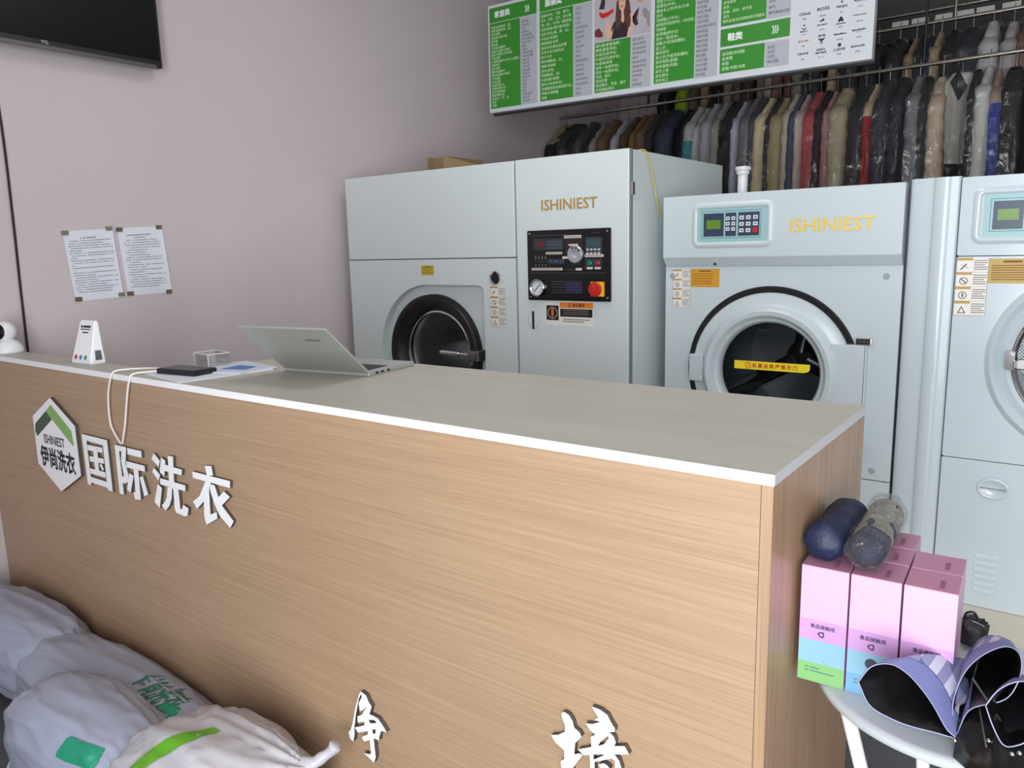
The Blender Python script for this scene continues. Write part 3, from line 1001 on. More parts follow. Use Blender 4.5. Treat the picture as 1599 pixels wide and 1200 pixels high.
t = thing('card_box', 'clear acrylic card box beside the laptop', 'box', (-2.22, 1.41, ZC + 0.0064))
MA = Matrix.Translation((-2.262, 1.398, ZC + 0.0026)) @ Matrix.Rotation(math.radians(-8), 4, 'Z') @ Matrix.Scale(0.8, 4, (0, 0, 1))
def local_box(bm, M, *a):
    s = B()
    box(s, *a)
    bmesh.ops.transform(s, matrix=M, verts=s.verts)
    join(bm, s)
    return bm


bm = B()
for a in ((-0.052, 0.052, -0.036, 0.036, 0.0, 0.003), (-0.052, -0.049, -0.036, 0.036, 0.003, 0.052), (0.049, 0.052, -0.036, 0.036, 0.003, 0.052), (-0.049, 0.049, 0.033, 0.036, 0.003, 0.052), (-0.049, 0.049, -0.036, -0.033, 0.003, 0.052)):
    local_box(bm, MA, *a)
obj('tray', bm, ACRYL, t)
bm = B()
for a in ((-0.053, 0.053, -0.0370, -0.0345, 0.051, 0.0535), (-0.053, 0.053, 0.0345, 0.037, 0.051, 0.0535), (-0.053, -0.0505, -0.037, 0.037, 0.051, 0.0535), (0.0505, 0.053, -0.037, 0.037, 0.051, 0.0535),
          (-0.0530, -0.051, -0.037, -0.035, 0.0, 0.052), (0.051, 0.053, -0.037, -0.035, 0.0, 0.052)):
    local_box(bm, MA, *a)
obj('polished_edges', bm, mat('acrylic_edge', (226, 230, 234), 0.2), t)
# laptop
t = thing('laptop', 'open silver grey laptop seen from behind on the counter', 'laptop', (-1.81, 1.60, ZC), math.radians(9))
SIL = mat('laptop_aluminium', (178, 182, 176), 0.38, metal=0.45)
Wd, Dp = 0.325, 0.226
ML = Matrix.Translation((-1.792, 1.470, ZC)) @ Matrix.Rotation(math.radians(9), 4, 'Z')   # hinge centre
def lb(name, parent, m, M, *a, bev=0.0, smooth=False):
    s = B()
    box(s, *a, bev)
    bmesh.ops.transform(s, matrix=M, verts=s.verts)
    return obj(name, s, m, parent, smooth)


base_o = lb('base', t, SIL, ML, -Wd / 2, Wd / 2, 0.0, Dp, 0.0, 0.014, bev=0.003)
bm = B()
for j in range(6):
    for i in range(14):
        x0 = -Wd / 2 + 0.022 + i * 0.0202
        local_box(bm, ML, x0, x0 + 0.017, 0.022 + j * 0.0165, 0.036 + j * 0.0165, 0.014, 0.0152)
obj('keyboard', bm, mat('keycap_dark', (44, 50, 54), 0.5), t)
lb('touchpad', t, mat('touchpad', (160, 164, 160), 0.4), ML, -0.055, 0.055, 0.145, 0.21, 0.0139, 0.0144)
bm = B()
for y in (0.03, 0.055, 0.085):
    local_box(bm, ML, Wd / 2 - 0.002, Wd / 2 + 0.0005, y, y + 0.014, 0.004, 0.010)
obj('side_port', bm, BLACK, t)
TILT = math.radians(50)       # the lid leans back over the public side
MLid = ML @ Matrix.Translation((0, 0.002, 0.012)) @ Matrix.Rotation(TILT, 4, 'X')
lid = lb('lid', t, SIL, MLid, -Wd / 2, Wd / 2, -0.004, 0.003, 0.0, 0.224, bev=0.002)
lb('screen', lid, mat('laptop_screen', (14, 15, 18), 0.15), MLid, -Wd / 2 + 0.008, Wd / 2 - 0.008, 0.003, 0.0042, 0.012, 0.218)
lr = (MLid.to_3x3() @ Vector((1, 0, 0)))
lu = (MLid.to_3x3() @ Vector((0, 0, 1)))
text('maker_mark', lid, mat('laptop_mark', (96, 98, 100), 0.4), 'HONOR', 0.014, MLid @ Vector((0.05, -0.0042, 0.165)), right=lr, up=lu, bold=0.0003, width=0.055)

# charging cables hanging over the front edge
WC = mat('white_cable', (236, 228, 222), 0.45)
bm = B()
Zt = ZC + 0.003
tube(bm, catmull([(-2.205, 1.285, ZC + 0.006), (-2.275, 1.262, ZC + 0.008), (-2.35, 1.235, ZC + 0.009), (-2.395, 1.185, ZC + 0.009), (-2.408, 1.153, ZC + 0.006), (-2.412, 1.141, ZC - 0.012), (-2.436, 1.138, 1.075), (-2.443, 1.138, 0.992), (-2.418, 1.137, 0.955), (-2.386, 1.136, 0.928)], 8), 0.0028, 8)
single('charging_cable', bm, WC, 'left white cable looping from the counter over its front edge', 'cable', 'white cables over the counter edge')
bm = B()
tube(bm, catmull([(-2.200, 1.255, ZC + 0.0065), (-2.262, 1.228, ZC + 0.008), (-2.285, 1.192, ZC + 0.008), (-2.296, 1.153, ZC + 0.006), (-2.300, 1.141, ZC - 0.014), (-2.318, 1.138, 1.082), (-2.336, 1.138, 1.03), (-2.351, 1.137, 0.985), (-2.376, 1.136, 0.930)], 8), 0.0030, 8)
single('charging_cable', bm, WC, 'right white cable over the counter edge, running down to the second block character', 'cable', 'white cables over the counter edge')

# ------------------------------------------------------------------ machines
def sticker_column(parent, x0, x1, z0, z1, y):
    """strip of four small warning pictograms with fine print beside each"""
    bm = B()
    tile(bm, front, x0, x1, z0, z1, y - 0.0008, y + 0.0004)
    s = obj('warning_sticker', bm, STICK, parent)
    h = (z1 - z0) / 4
    xm = x0 + (x1 - x0) * 0.5
    bars, lines = B(), B()
    for k in range(4):
        zt = z1 - k * h
        quad(bars, front, x0 + 0.001, xm, zt - h * 0.18, zt - h * 0.01, y - 0.0010)
        for (a0, a1, b0, b1) in ((x0, xm, 0.985, 1.0), (xm, x1, 0.985, 1.0)):
            quad(lines, front, a0, a1, zt - h * b1, zt - h * b0, y - 0.0011)
        for i in range(5):
            quad(lines, front, xm + 0.004, x1 - (0.004 if i != 2 else 0.012), zt - h * (0.22 + i * 0.15), zt - h * (0.17 + i * 0.15), y - 0.0010)
        cx, cz, r = (x0 + xm) / 2, zt - h * 0.60, min(h * 0.26, (xm - x0) * 0.36)
        if k == 3:
            plate(lines, [(cx - r, cz - r), (cx + r, cz - r), (cx, cz + r)], [[(cx - r * 0.62, cz - r * 0.78), (cx + r * 0.62, cz - r * 0.78), (cx, cz + r * 0.55)]], front, y - 0.0010, y - 0.0010)
        elif k == 0:
            for (p, q) in (((-1, -0.7), (0.4, 0.8)), ((-1, 0.7), (0.9, -0.4))):
                plate(lines, [(cx + r * p[0], cz + r * p[1]), (cx + r * (p[0] + 0.2), cz + r * (p[1] - 0.22)), (cx + r * (q[0] + 0.2), cz + r * (q[1] - 0.22)), (cx + r * q[0], cz + r * q[1])], [], front, y - 0.0010, y - 0.0010)
        else:
            plate(lines, circle(cx, cz, r, 20), [circle(cx, cz, r * 0.80, 20)], front, y - 0.0010, y - 0.0010)
            if k == 1:
                plate(lines, [(cx - r * 0.7, cz + r * 0.5), (cx - r * 0.5, cz + r * 0.7), (cx + r * 0.7, cz - r * 0.5), (cx + r * 0.5, cz - r * 0.7)], [], front, y - 0.0010, y - 0.0010)
            else:
                quad(lines, front, cx - r * 0.2, cx + r * 0.2, cz - r * 0.5, cz + r * 0.5, y - 0.0010)
        quad(lines, front, x0 + 0.0, x0 + 0.0012, zt - h, zt, y - 0.00105)
        quad(lines, front, x1 - 0.0012, x1, zt - h, zt, y - 0.00105)
    obj('gold_header', bars, mat('sticker_gold', (186, 146, 70), 0.5), s)
    obj('pictogram', lines, mat('sticker_ink', (92, 80, 72), 0.7), s)
    return s


def notice_sticker(parent, name, x0, x1, z0, z1, y, m, ink, n=5):
    bm = B()
    tile(bm, front, x0, x1, z0, z1, y - 0.0008, y + 0.0004)
    s = obj(name, bm, m, parent)
    bm = B()
    H = (z1 - z0)
    quad(bm, front, x0 + (x1 - x0) * 0.3, x0 + (x1 - x0) * 0.7, z1 - H * 0.16, z1 - H * 0.08, y - 0.0010)
    rnd = random.Random(n)
    for i in range(n):
        zz = z1 - H * (0.26 + 0.66 * i / n)
        quad(bm, front, x0 + 0.06 * (x1 - x0), x1 - (x1 - x0) * rnd.uniform(0.06, 0.3), zz - H * 0.035, zz, y - 0.0010)
    obj('printed_lines', bm, ink, s)
    return s


def uv_drum(bm, c, r, y0, y1, segs=96, rows=10):
    """inside wall and back of a drum, with unrolled UVs in metres"""
    uv = bm.loops.layers.uv.verify()
    for k in range(rows):
        ya, yb = y0 + (y1 - y0) * k / rows, y0 + (y1 - y0) * (k + 1) / rows
        for i in range(segs):
            a, b = 2 * PI * i / segs, 2 * PI * (i + 1) / segs
            f = bm.faces.new([bm.verts.new((c[0] + r * math.cos(t), y, c[1] + r * math.sin(t))) for t, y in ((a, ya), (b, ya), (b, yb), (a, yb))])
            for lp, (t, y) in zip(f.loops, ((a, ya), (b, ya), (b, yb), (a, yb))):
                lp[uv].uv = (t * r, y)
    n = 48
    f = bm.faces.new([bm.verts.new((c[0] + r * math.cos(2 * PI * i / n), y1, c[1] + r * math.sin(2 * PI * i / n))) for i in range(n)])
    for lp in f.loops:
        lp[uv].uv = (lp.vert.co.x, lp.vert.co.z)
    return bm


# ---- dry cleaning machine: two tall cabinets in one frame
YM = 3.02
t = thing('dry_cleaning_machine', 'tallest machine, twin white cabinets with a black round door and a black control panel', 'dry cleaning machine', (-2.5, 3.5, 0))
DC = (-2.80, 0.953)
bm = B()
# shell of the left cabinet, open behind the door
for a in ((-3.40, -3.385, YM + 0.02, 4.05, 0.05, 1.905), (-2.242, -2.227, YM + 0.02, 4.05, 0.05, 1.905), (-3.385, -2.242, YM + 0.02, 4.05, 1.89, 1.905), (-3.385, -2.242, 4.035, 4.05, 0.05, 1.89), (-3.385, -2.242, YM + 0.02, 4.05, 0.05, 0.065)):
    box(bm, *a)
obj('left_cabinet', bm, PAINT, t)
bm = B()
box(bm, -3.405, -2.224, YM, YM + 0.02, 1.4585, 1.908, 0.004)
obj('upper_cover', bm, PAINT, t)
# lower front with the recess: round on the left, square shouldered on the right
arc = circle(-2.805, 0.955, 0.368, 40, PI * 0.53, PI * 1.47)
rec = arc + [(-2.44, 0.588), (-2.43, 0.60), (-2.425, 1.285), (-2.429, 1.303), (-2.440, 1.316), (-2.458, 1.322)]
bm = B()
plate(bm, [(-3.405, 0.05), (-2.224, 0.05), (-2.224, 1.4545), (-3.405, 1.4545)], [rec], front, YM, YM + 0.05)
obj('lower_front', bm, PAINT, t)
bm = B()
plate(bm, [(-3.25, 0.4), (-2.35, 0.4), (-2.35, 1.40), (-3.25, 1.40)], [circle(DC[0], DC[1], 0.285, 64)], front, YM + 0.05, YM + 0.06)
obj('recess_plate', bm, PAINT, t)
bm = B()
box(bm, -3.40, -2.23, YM + 0.004, YM + 0.02, 1.453, 1.460)
box(bm, -2.228, -2.212, YM + 0.012, YM + 0.03, 0.05, 1.90)
obj('panel_gap', bm, SEAM, t)
# round door
bm = B()
lathe(bm, [(0.318, 0.052), (0.316, 0.018), (0.306, 0.006), (0.290, 0.004), (0.262, 0.020), (0.240, 0.044), (0.229, 0.066), (0.229, 0.10), (0.30, 0.10), (0.318, 0.052)], (DC[0], YM, DC[1]), 'y', 80)
door = obj('round_door', bm, BLACK, t, True)
door['label'] = 'black round door'
bm = B()
lathe(bm, [(0.231, 0.068), (0.228, 0.060), (0.220, 0.058), (0.216, 0.064), (0.216, 0.080)], (DC[0], YM, DC[1]), 'y', 80)
obj('chrome_ring', bm, CHROME, door, True)
bm = B()
lathe(bm, [(0.0, 0.066), (0.10, 0.067), (0.217, 0.072)], (DC[0], YM, DC[1]), 'y', 64)
obj('door_glass', bm, GLASS, door, True)
bm = B()
uv_drum(bm, (DC[0], DC[1]), 0.262, YM + 0.13, YM + 0.60)
obj('drum', bm, PERF, t, True)
bm = B()
lathe(bm, [(0.224, 0.098), (0.205, 0.125), (0.205, 0.150), (0.236, 0.155), (0.262, 0.135)], (DC[0], YM, DC[1]), 'y', 64)
obj('drum_mouth', bm, STEEL, t, True)
for k in range(3):
    a = 0.9 + k * 2 * PI / 3
    ca, sa = math.cos(a), math.sin(a)
    bm = B()
    tube(bm, [(DC[0] + 0.235 * ca, YM + 0.16, DC[1] + 0.235 * sa), (DC[0] + 0.235 * ca, YM + 0.58, DC[1] + 0.235 * sa)], 0.034, 12)
    obj('drum_lifter', bm, STEEL, t, True)
# latch arm across the door
bm = B()
tube(bm, [(-2.72, YM - 0.012, 0.969), (-2.50, YM - 0.012, 0.966)], 0.010, 12)
tube(bm, [(-2.70, YM - 0.026, 0.972), (-2.59, YM - 0.016, 0.968)], 0.014, 12)
latch = obj('latch_arm', bm, CHROME, t, True)
bm = B()
box(bm, -2.525, -2.455, YM - 0.028, YM + 0.052, 0.935, 0.990, 0.006)
box(bm, -2.515, -2.47, YM - 0.040, YM - 0.02, 0.945, 0.98, 0.004)
tube(bm, [(-2.505, YM - 0.02, 0.935), (-2.505, YM - 0.02, 0.918)], 0.010, 12)
obj('latch_block', bm, STEEL, latch)
# lock port and stickers
bm = B()
lathe(bm, [(0.033, 0.0), (0.032, -0.007), (0.027, -0.009), (0.024, -0.004), (0.0, -0.003)], (-2.350, YM, 1.360), 'y', 32)
pt = obj('lock_port', bm, CHROME, t, True)
bm = B()
lathe(bm, [(0.0, -0.0055), (0.0245, -0.0045), (0.0245, -0.002)], (-2.350, YM, 1.360), 'y', 32)
obj('port_window', bm, BLACKG, pt, True)
notice_sticker(t, 'yellow_label', -2.845, -2.756, 1.373, 1.423, YM, mat('label_gold', (190, 164, 40), 0.5), mat('label_ink', (96, 84, 26), 0.7), 3)
sticker_column(t, -2.383, -2.289, 1.119, 1.318, YM)

# right cabinet
bm = B()
box(bm, -2.212, -1.6045, YM + 0.022, 4.05, 0.05, 1.906, 0.003)
obj('right_cabinet', bm, PAINT, t)
bm = B()
box(bm, -2.215, -1.612, YM, YM + 0.02, 0.055, 1.909, 0.004)
dr = obj('cabinet_door', bm, PAINT, t)
bm = B()
box(bm, -1.611, -1.6035, YM + 0.004, YM + 0.0215, 0.055, 1.906)
obj('door_gap', bm, mat('grey_gap', (120, 128, 130), 0.6), t)
for z in (1.743, 0.35):
    bm = B()
    tube(bm, [(-1.6035, YM + 0.010, z - 0.028), (-1.6035, YM + 0.010, z + 0.028)], 0.007, 12)
    box(bm, -1.6045, -1.6005, YM + 0.012, YM + 0.034, z - 0.026, z + 0.026)
    obj('hinge', bm, CHROME, t)
text('lettering', dr, GOLD, 'ISHINIEST', 0.068, (-2.071, YM, 1.6705), bold=0.0006, width=0.299, ext=0.001, lift=0.0)
# black control panel
bm = B()
plate(bm, rrect(-2.144, -1.697, 1.256, 1.580, 0.006), [], front, YM - 0.010, YM + 0.002)
cp = obj('control_panel', bm, BLACKG, dr)
for x in (-2.130, -1.712):
    for z in (1.272, 1.566):
        bm = B()
        lathe(bm, [(0.0, -0.013), (0.004, -0.013), (0.0055, -0.010), (0.0055, -0.009)], (x, YM, z), 'y', 16)
        obj('panel_screw', bm, CHROME, cp)
YP = YM - 0.010
PANELG = mat('panel_slate', (44, 52, 62), 0.35)
LINEG = mat('panel_line', (120, 120, 122), 0.5)
LABELW = mat('panel_label', (206, 200, 190), 0.5)


def pbox(name, parent, m, x0, x1, z0, z1, d=0.002, y=YP):
    bm = B()
    tile(bm, front, x0, x1, z0, z1, y - d, y + 0.0006)
    return obj(name, bm, m, parent)


d1 = pbox('temperature_display', cp, PANELG, -2.108, -1.941, 1.489, 1.542)
pbox('red_readout', d1, mat('readout_red', (110, 26, 30), 0.3), -2.090, -2.048, 1.507, 1.530, 0.0026)
bm = B()
for z in (1.496, 1.513, 1.527):
    quad(bm, front, -2.035, -1.95, z, z + 0.0022, YP - 0.0024)
for x in (-2.02, -2.005, -1.99, -1.975, -1.96):
    quad(bm, front, x, x + 0.005, 1.503, 1.510, YP - 0.0024)
    quad(bm, front, x, x + 0.005, 1.518, 1.524, YP - 0.0024)
obj('readout_marks', bm, mat('panel_dim', (96, 104, 116), 0.5), d1)
d2 = pbox('counter_strip', cp, PANELG, -2.028, -1.935, 1.425, 1.448)
bm = B()
for i in range(3):
    quad(bm, front, -2.020 + i * 0.029, -2.001 + i * 0.029, 1.432, 1.442, YP - 0.0024)
obj('readout_marks', bm, mat('panel_blue', (60, 84, 112), 0.4), d2)
d3 = pbox('dial_plate', cp, mat('dial_plate', (46, 34, 38), 0.4), -1.932, -1.838, 1.470, 1.548)
bm = B()
lathe(bm, [(0.040, 0.001), (0.040, -0.010), (0.036, -0.014), (0.026, -0.015), (0.017, -0.012), (0.016, -0.006), (0.0, -0.006)], (-1.8755, YP, 1.468), 'y', 48)
dial = obj('timer_dial', bm, mat('dial_silver', (182, 184, 190), 0.3, metal=0.4), cp, True)
bm = B()
for a in (0.6, 1.2, 1.9):
    cx, cz = -1.8755 + 0.030 * math.cos(a), 1.468 + 0.030 * math.sin(a)
    plate(bm, [(cx + 0.006 * math.cos(a + b), cz + 0.006 * math.sin(a + b)) for b in (0.785, 2.356, 3.927, 5.498)], [], front, YP - 0.0165, YP - 0.0145)
obj('dial_slot', bm, INK, dial)
pbox('dial_core', dial, mat('dial_core', (214, 196, 190), 0.4), -1.887, -1.866, 1.450, 1.462, 0.0075)
d4 = pbox('digital_controller', cp, mat('controller_slate', (52, 62, 70), 0.35), -1.824, -1.739, 1.468, 1.542)
pbox('screen', d4, mat('lcd_teal', (52, 82, 84), 0.3), -1.815, -1.747, 1.500, 1.530, 0.0026)
for r_, z in enumerate((1.487, 1.470)):
    for i in range(4):
        pbox('key', d4, mat('key_white', (190, 194, 200), 0.4), -1.818 + i * 0.0195, -1.806 + i * 0.0195, z - 0.004, z + 0.005, 0.003)
d5 = pbox('start_stop_plate', cp, PANELG, -1.825, -1.739, 1.401, 1.447)
for x, c, n in ((-1.8007, mat('start_green', (16, 120, 86), 0.3), 'start_button'), (-1.7600, mat('stop_red', (160, 40, 42), 0.3), 'stop_button')):
    bm = B()
    lathe(bm, [(0.0, -0.009), (0.009, -0.009), (0.012, -0.007), (0.013, -0.001)], (x, YP, 1.4265), 'y', 24)
    obj(n, bm, c, d5, True)
bm = B()
for (a0, a1, z0, z1) in ((-1.936, -1.845, 1.540, 1.553), (-1.912, -1.862, 1.506, 1.514), (-2.038, -1.948, 1.469, 1.480), (-1.946, -1.914, 1.448, 1.459), (-2.120, -1.948, 1.396, 1.407), (-1.875, -1.843, 1.395, 1.406), (-1.826, -1.731, 1.454, 1.466), (-1.816, -1.786, 1.400, 1.410), (-1.775, -1.745, 1.400, 1.410)):
    tile(bm, front, a0, a1, z0, z1, YP - 0.0034, YP)
lb_ = obj('name_tag_strip', bm, LABELW, cp)
bm = B()
for (a0, a1, z) in ((-1.933, -1.848, 1.5465), (-2.034, -1.952, 1.4745), (-2.116, -1.952, 1.4015), (-1.822, -1.735, 1.460)):
    x = a0
    while x < a1 - 0.004:
        quad(bm, front, x, x + 0.005, z - 0.003, z + 0.003, YP - 0.0037)
        x += 0.0095
obj('tag_print', bm, mat('tag_print', (110, 84, 84), 0.6), lb_)
bm = B()
for (a0, a1, z) in ((-2.123, -1.716, 1.383), (-2.123, -1.93, 1.556), (-1.79, -1.75, 1.561), (-2.104, -2.03, 1.436), (-1.94, -1.87, 1.398), (-1.90, -1.845, 1.424)):
    quad(bm, front, a0, a1, z - 0.0007, z + 0.0007, YP - 0.0009)
for x in (-2.098, -2.079, -2.060, -2.041):
    quad(bm, front, x - 0.004, x + 0.004, 1.446, 1.462, YP - 0.0009)
    quad(bm, front, x - 0.003, x + 0.003, 1.412, 1.424, YP - 0.0009)
for i in range(5):
    quad(bm, front, -2.010, -1.842, 1.293 + i * 0.0125, 1.2945 + i * 0.0125, YP - 0.0009)
obj('panel_print', bm, mat('panel_print', (92, 92, 98), 0.5), cp)
bm = B()
for i in range(4):
    quad(bm, front, -1.93, -1.845, 1.2955 + i * 0.0125, 1.304 + i * 0.0125, YP - 0.0008)
obj('table_print', bm, mat('table_blue', (40, 38, 84), 0.4), cp)
bm = B()
lathe(bm, [(0.041, 0.0), (0.041, -0.012), (0.037, -0.015), (0.033, -0.012), (0.033, -0.008)], (-2.0865, YP, 1.3138), 'y', 40)
gau = obj('pressure_gauge', bm, CHROME, cp, True)
bm = B()
lathe(bm, [(0.0, -0.009), (0.0335, -0.009)], (-2.0865, YP, 1.3138), 'y', 40)
obj('gauge_face', bm, mat('gauge_face', (216, 222, 226), 0.3), gau)
bm = B()
for k in range(9):
    a = -0.8 + k * (PI + 1.6) / 8
    x, z = -2.0865 + 0.026 * math.cos(a), 1.3138 + 0.026 * math.sin(a)
    quad(bm, front, x - 0.002, x + 0.002, z - 0.003, z + 0.003, YP - 0.0095)
plate(bm, [(-2.103, 1.300), (-2.100, 1.297), (-2.070, 1.328), (-2.073, 1.331)], [], front, YP - 0.0096, YP - 0.0096)
obj('gauge_needle', bm, INK, gau)
sw = pbox('switch_plate', cp, mat('switch_yellow', (244, 190, 40), 0.4), -1.795, -1.727, 1.279, 1.344, 0.005)
bm = B()
lathe(bm, [(0.033, -0.004), (0.033, -0.012), (0.029, -0.016), (0.0, -0.016)], (-1.7715, YP, 1.3107), 'y', 40)
box(bm, -1.782, -1.761, YP - 0.028, YP - 0.014, 1.282, 1.339, 0.004)
obj('rotary_switch', bm, RED, sw, True)
# handle lock and stickers under the panel
bm = B()
lathe(bm, [(0.0, -0.002), (0.040, -0.002), (0.0425, 0.001)], (0, 0, 0), 'y', 40)
for v in bm.verts:
    v.co = Vector((-2.1235 + v.co.x * 0.76, YM + v.co.y, 1.159 + v.co.z))
lk = obj('lock_escutcheon', bm, PAINT, dr, True)
bm = B()
plate(bm, rrect(-2.1290, -2.1180, 1.116, 1.202, 0.005), [], front, YM - 0.005, YM)
obj('lock_slot', bm, INK, lk)
bm = B()
plate(bm, circle(0, 0, 0.0425, 40), [circle(0, 0, 0.0415, 40)], front, -0.0022, -0.0022)
for v in bm.verts:
    v.co = Vector((-2.1235 + v.co.x * 0.76, YM + v.co.y, 1.159 + v.co.z))
obj('lock_outline', bm, mat('outline_grey', (120, 126, 128), 0.6), lk)
s1 = pbox('switch_sticker', dr, STICK, -2.053, -1.975, 1.138, 1.2465, 0.0008, YM)
pbox('black_square', s1, BLACK, -2.047, -1.979, 1.163, 1.232, 0.0012, YM)
bm = B()
plate(bm, circle(-2.013, 1.197, 0.027, 32), [circle(-2.013, 1.197, 0.0245, 32)], front, YM - 0.0014, YM - 0.0014)
obj('ring_mark', bm, LABELW, s1)
bm = B()
plate(bm, rrect(-2.020, -2.006, 1.179, 1.219, 0.006), [], front, YM - 0.0015, YM - 0.0013)
obj('knob_print', bm, mat('knob_orange', (214, 100, 36), 0.5), s1)
s2 = pbox('warning_sticker', dr, STICK, -1.972, -1.791, 1.1385, 1.249, 0.0008, YM)
pbox('orange_header', s2, mat('warn_orange', (224, 128, 40), 0.5), -1.972, -1.792, 1.2215, 1.248, 0.0011, YM)
pbox('black_block', s2, mat('warn_black', (22, 18, 16), 0.5), -1.970, -1.796, 1.181, 1.218, 0.0011, YM)
text('lettering', s2, INK, '⚠ 安全提示', 0.017, (-1.882, YM - 0.001, 1.229), align='CENTER', fat=0.0004)
bm = B()
for z in (1.209, 1.200, 1.191):
    quad(bm, front, -1.955, -1.815, z, z + 0.003, YM - 0.0014)
for z in (1.167, 1.157):
    quad(bm, front, -1.955, -1.81 - (0.03 if z < 1.16 else 0), z, z + 0.004, YM - 0.0012)
obj('printed_lines', bm, mat('warn_print', (120, 112, 106), 0.6), s2)

bm = B()
tube(bm, catmull([(-1.62, YM + 0.10, 1.909), (-1.598, YM + 0.13, 1.905), (-1.592, YM + 0.17, 1.84), (-1.591, YM + 0.205, 1.76), (-1.591, YM + 0.225, 1.69), (-1.590, YM + 0.265, 1.640), (-1.58, YM + 0.33, 1.62)]), 0.0028, 6)
single('yellow_cord', bm, mat('yellow_cord', (206, 190, 70), 0.5), 'thin yellow cord hanging down the side of the tallest machine', 'cord')

t = thing('cardboard_box', 'open brown cardboard box lying on top of the tallest machine', 'box', (-3.0, 3.68, 1.908))
CARD = mat('cardboard', (156, 132, 98), 0.85, var=0.05)
bm = B()
bx0, bx1, by0, by1, bz0, bz1 = -3.30, -3.172, 3.60, 3.98, 1.908, 2.060
for a in ((bx0, bx0 + 0.004, by0, by1, bz0, bz1), (bx1 - 0.004, bx1, by0, by1, bz0, bz1), (bx0 + 0.004, bx1 - 0.004, by1 - 0.004, by1, bz0, bz1), (bx0 + 0.004, bx1 - 0.004, by0 + 0.05, by0 + 0.054, bz0, bz1), (bx0 + 0.004, bx1 - 0.004, by0 + 0.054, by1 - 0.004, bz0, bz0 + 0.004)):
    box(bm, *a)
obj('carton', bm, CARD, t)
bm = B()
v = [bm.verts.new(p) for p in ((-3.172, 3.60, 1.908), (-2.80, 3.90, 1.908), (-2.80, 3.90, 1.93), (-3.172, 3.60, 2.060), (-3.172, 3.604, 1.908), (-2.80, 3.904, 1.908), (-2.80, 3.904, 1.93), (-3.172, 3.604, 2.060))]
for f in ((0, 1, 2, 3), (7, 6, 5, 4), (0, 4, 5, 1), (1, 5, 6, 2), (2, 6, 7, 3), (3, 7, 4, 0)):
    bm.faces.new([v[i] for i in f])
obj('flap', bm, CARD, t)


# ---- shared keypad module of the two right hand machines
TEAL = mat('panel_teal', (150, 188, 190), 0.4)
SLATE = mat('panel_navy_slate', (50, 66, 84), 0.35)
LCD = mat('lcd_green', (96, 132, 50), 0.3, emit=((110, 160, 60), 0.04))


def keypad(parent, x0, z0, y, w=0.298, h=0.146):
    """teal plate with slate fields, green screen, white keys and one red key"""
    pl_ = pbox('keypad_plate', parent, TEAL, x0, x0 + w, z0, z0 + h, 0.003, y)

    def rel(a, b, c, d):
        return (x0 + w * a, x0 + w * b, z0 + h * c, z0 + h * d)
    bm = B()
    a, b, c, d = rel(0.065, 0.925, 0.12, 0.89)
    for q in ((a, b, c, c + 0.0016), (a, b, d - 0.0016, d), (a, a + 0.0016, c, d), (b - 0.0016, b, c, d)):
        quad(bm, front, *q, y - 0.0035)
    obj('keypad_outline', bm, mat('outline_slate', (70, 96, 104), 0.5), pl_)
    f1 = pbox('screen_field', pl_, SLATE, *rel(0.095, 0.395, 0.17, 0.83), 0.004, y)
    pbox('screen', f1, LCD, *rel(0.14, 0.35, 0.38, 0.64), 0.0048, y)
    f2 = pbox('key_field', pl_, SLATE, *rel(0.42, 0.575, 0.17, 0.83), 0.004, y)
    f3 = pbox('key_field', pl_, SLATE, *rel(0.605, 0.905, 0.17, 0.83), 0.004, y)
    kw = mat('keypad_key', (214, 218, 226), 0.4)
    pr = mat('key_print', (110, 108, 128), 0.5)

    def key(fp, cx, cz, kw_, kh, m=kw):
        bm = B()
        X, Z = x0 + w * cx, z0 + h * cz
        tile(bm, front, X - kw_ / 2, X + kw_ / 2, Z - kh / 2, Z + kh / 2, y - 0.0056, y - 0.003)
        k = obj('key', bm, m, fp)
        bm = B()
        quad(bm, front, X - kw_ * 0.25, X + kw_ * 0.28, Z - kh * 0.22, Z + kh * 0.2, y - 0.0058)
        obj('key_mark', bm, pr if m is kw else mat('key_mark_pink', (230, 150, 140), 0.5), fp)
    for cz in (0.67, 0.52, 0.37):
        for cx in (0.456, 0.535):
            key(f2, cx, cz, 0.0155, 0.0145)
    for r_, cz in enumerate((0.68, 0.50, 0.32)):
        for c_, cx in enumerate((0.655, 0.75, 0.85)):
            if r_ == 2 and c_ == 2:
                bm = B()
                lathe(bm, [(0.0, -0.007), (0.011, -0.007), (0.0125, -0.003)], (x0 + w * cx, y, z0 + h * cz), 'y', 24)
                obj('stop_key', bm, mat('key_red', (190, 38, 44), 0.35), f3, True)
            else:
                key(f3, cx, cz, 0.019, 0.0155)
    return pl_


def bezel(parent, x0, x1, z0, z1, y, m):
    """raised rounded frame round the keypad"""
    bm = B()
    prof = [(0.0, 0.0), (-0.004, 0.006), (-0.009, 0.014), (-0.006, 0.024), (0.0, 0.028)]
    loops = []
    for d, ins in prof:
        loops.append([bm.verts.new(front(u, v, y + d)) for u, v in rrect(x0 + ins, x1 - ins, z0 + ins, z1 - ins, max(0.004, 0.034 - ins), 8)])
    for A, C in zip(loops, loops[1:]):
        for i in range(len(A)):
            bm.faces.new((A[i - 1], A[i], C[i], C[i - 1]))
    return obj('keypad_bezel', bm, m, parent, 'all')


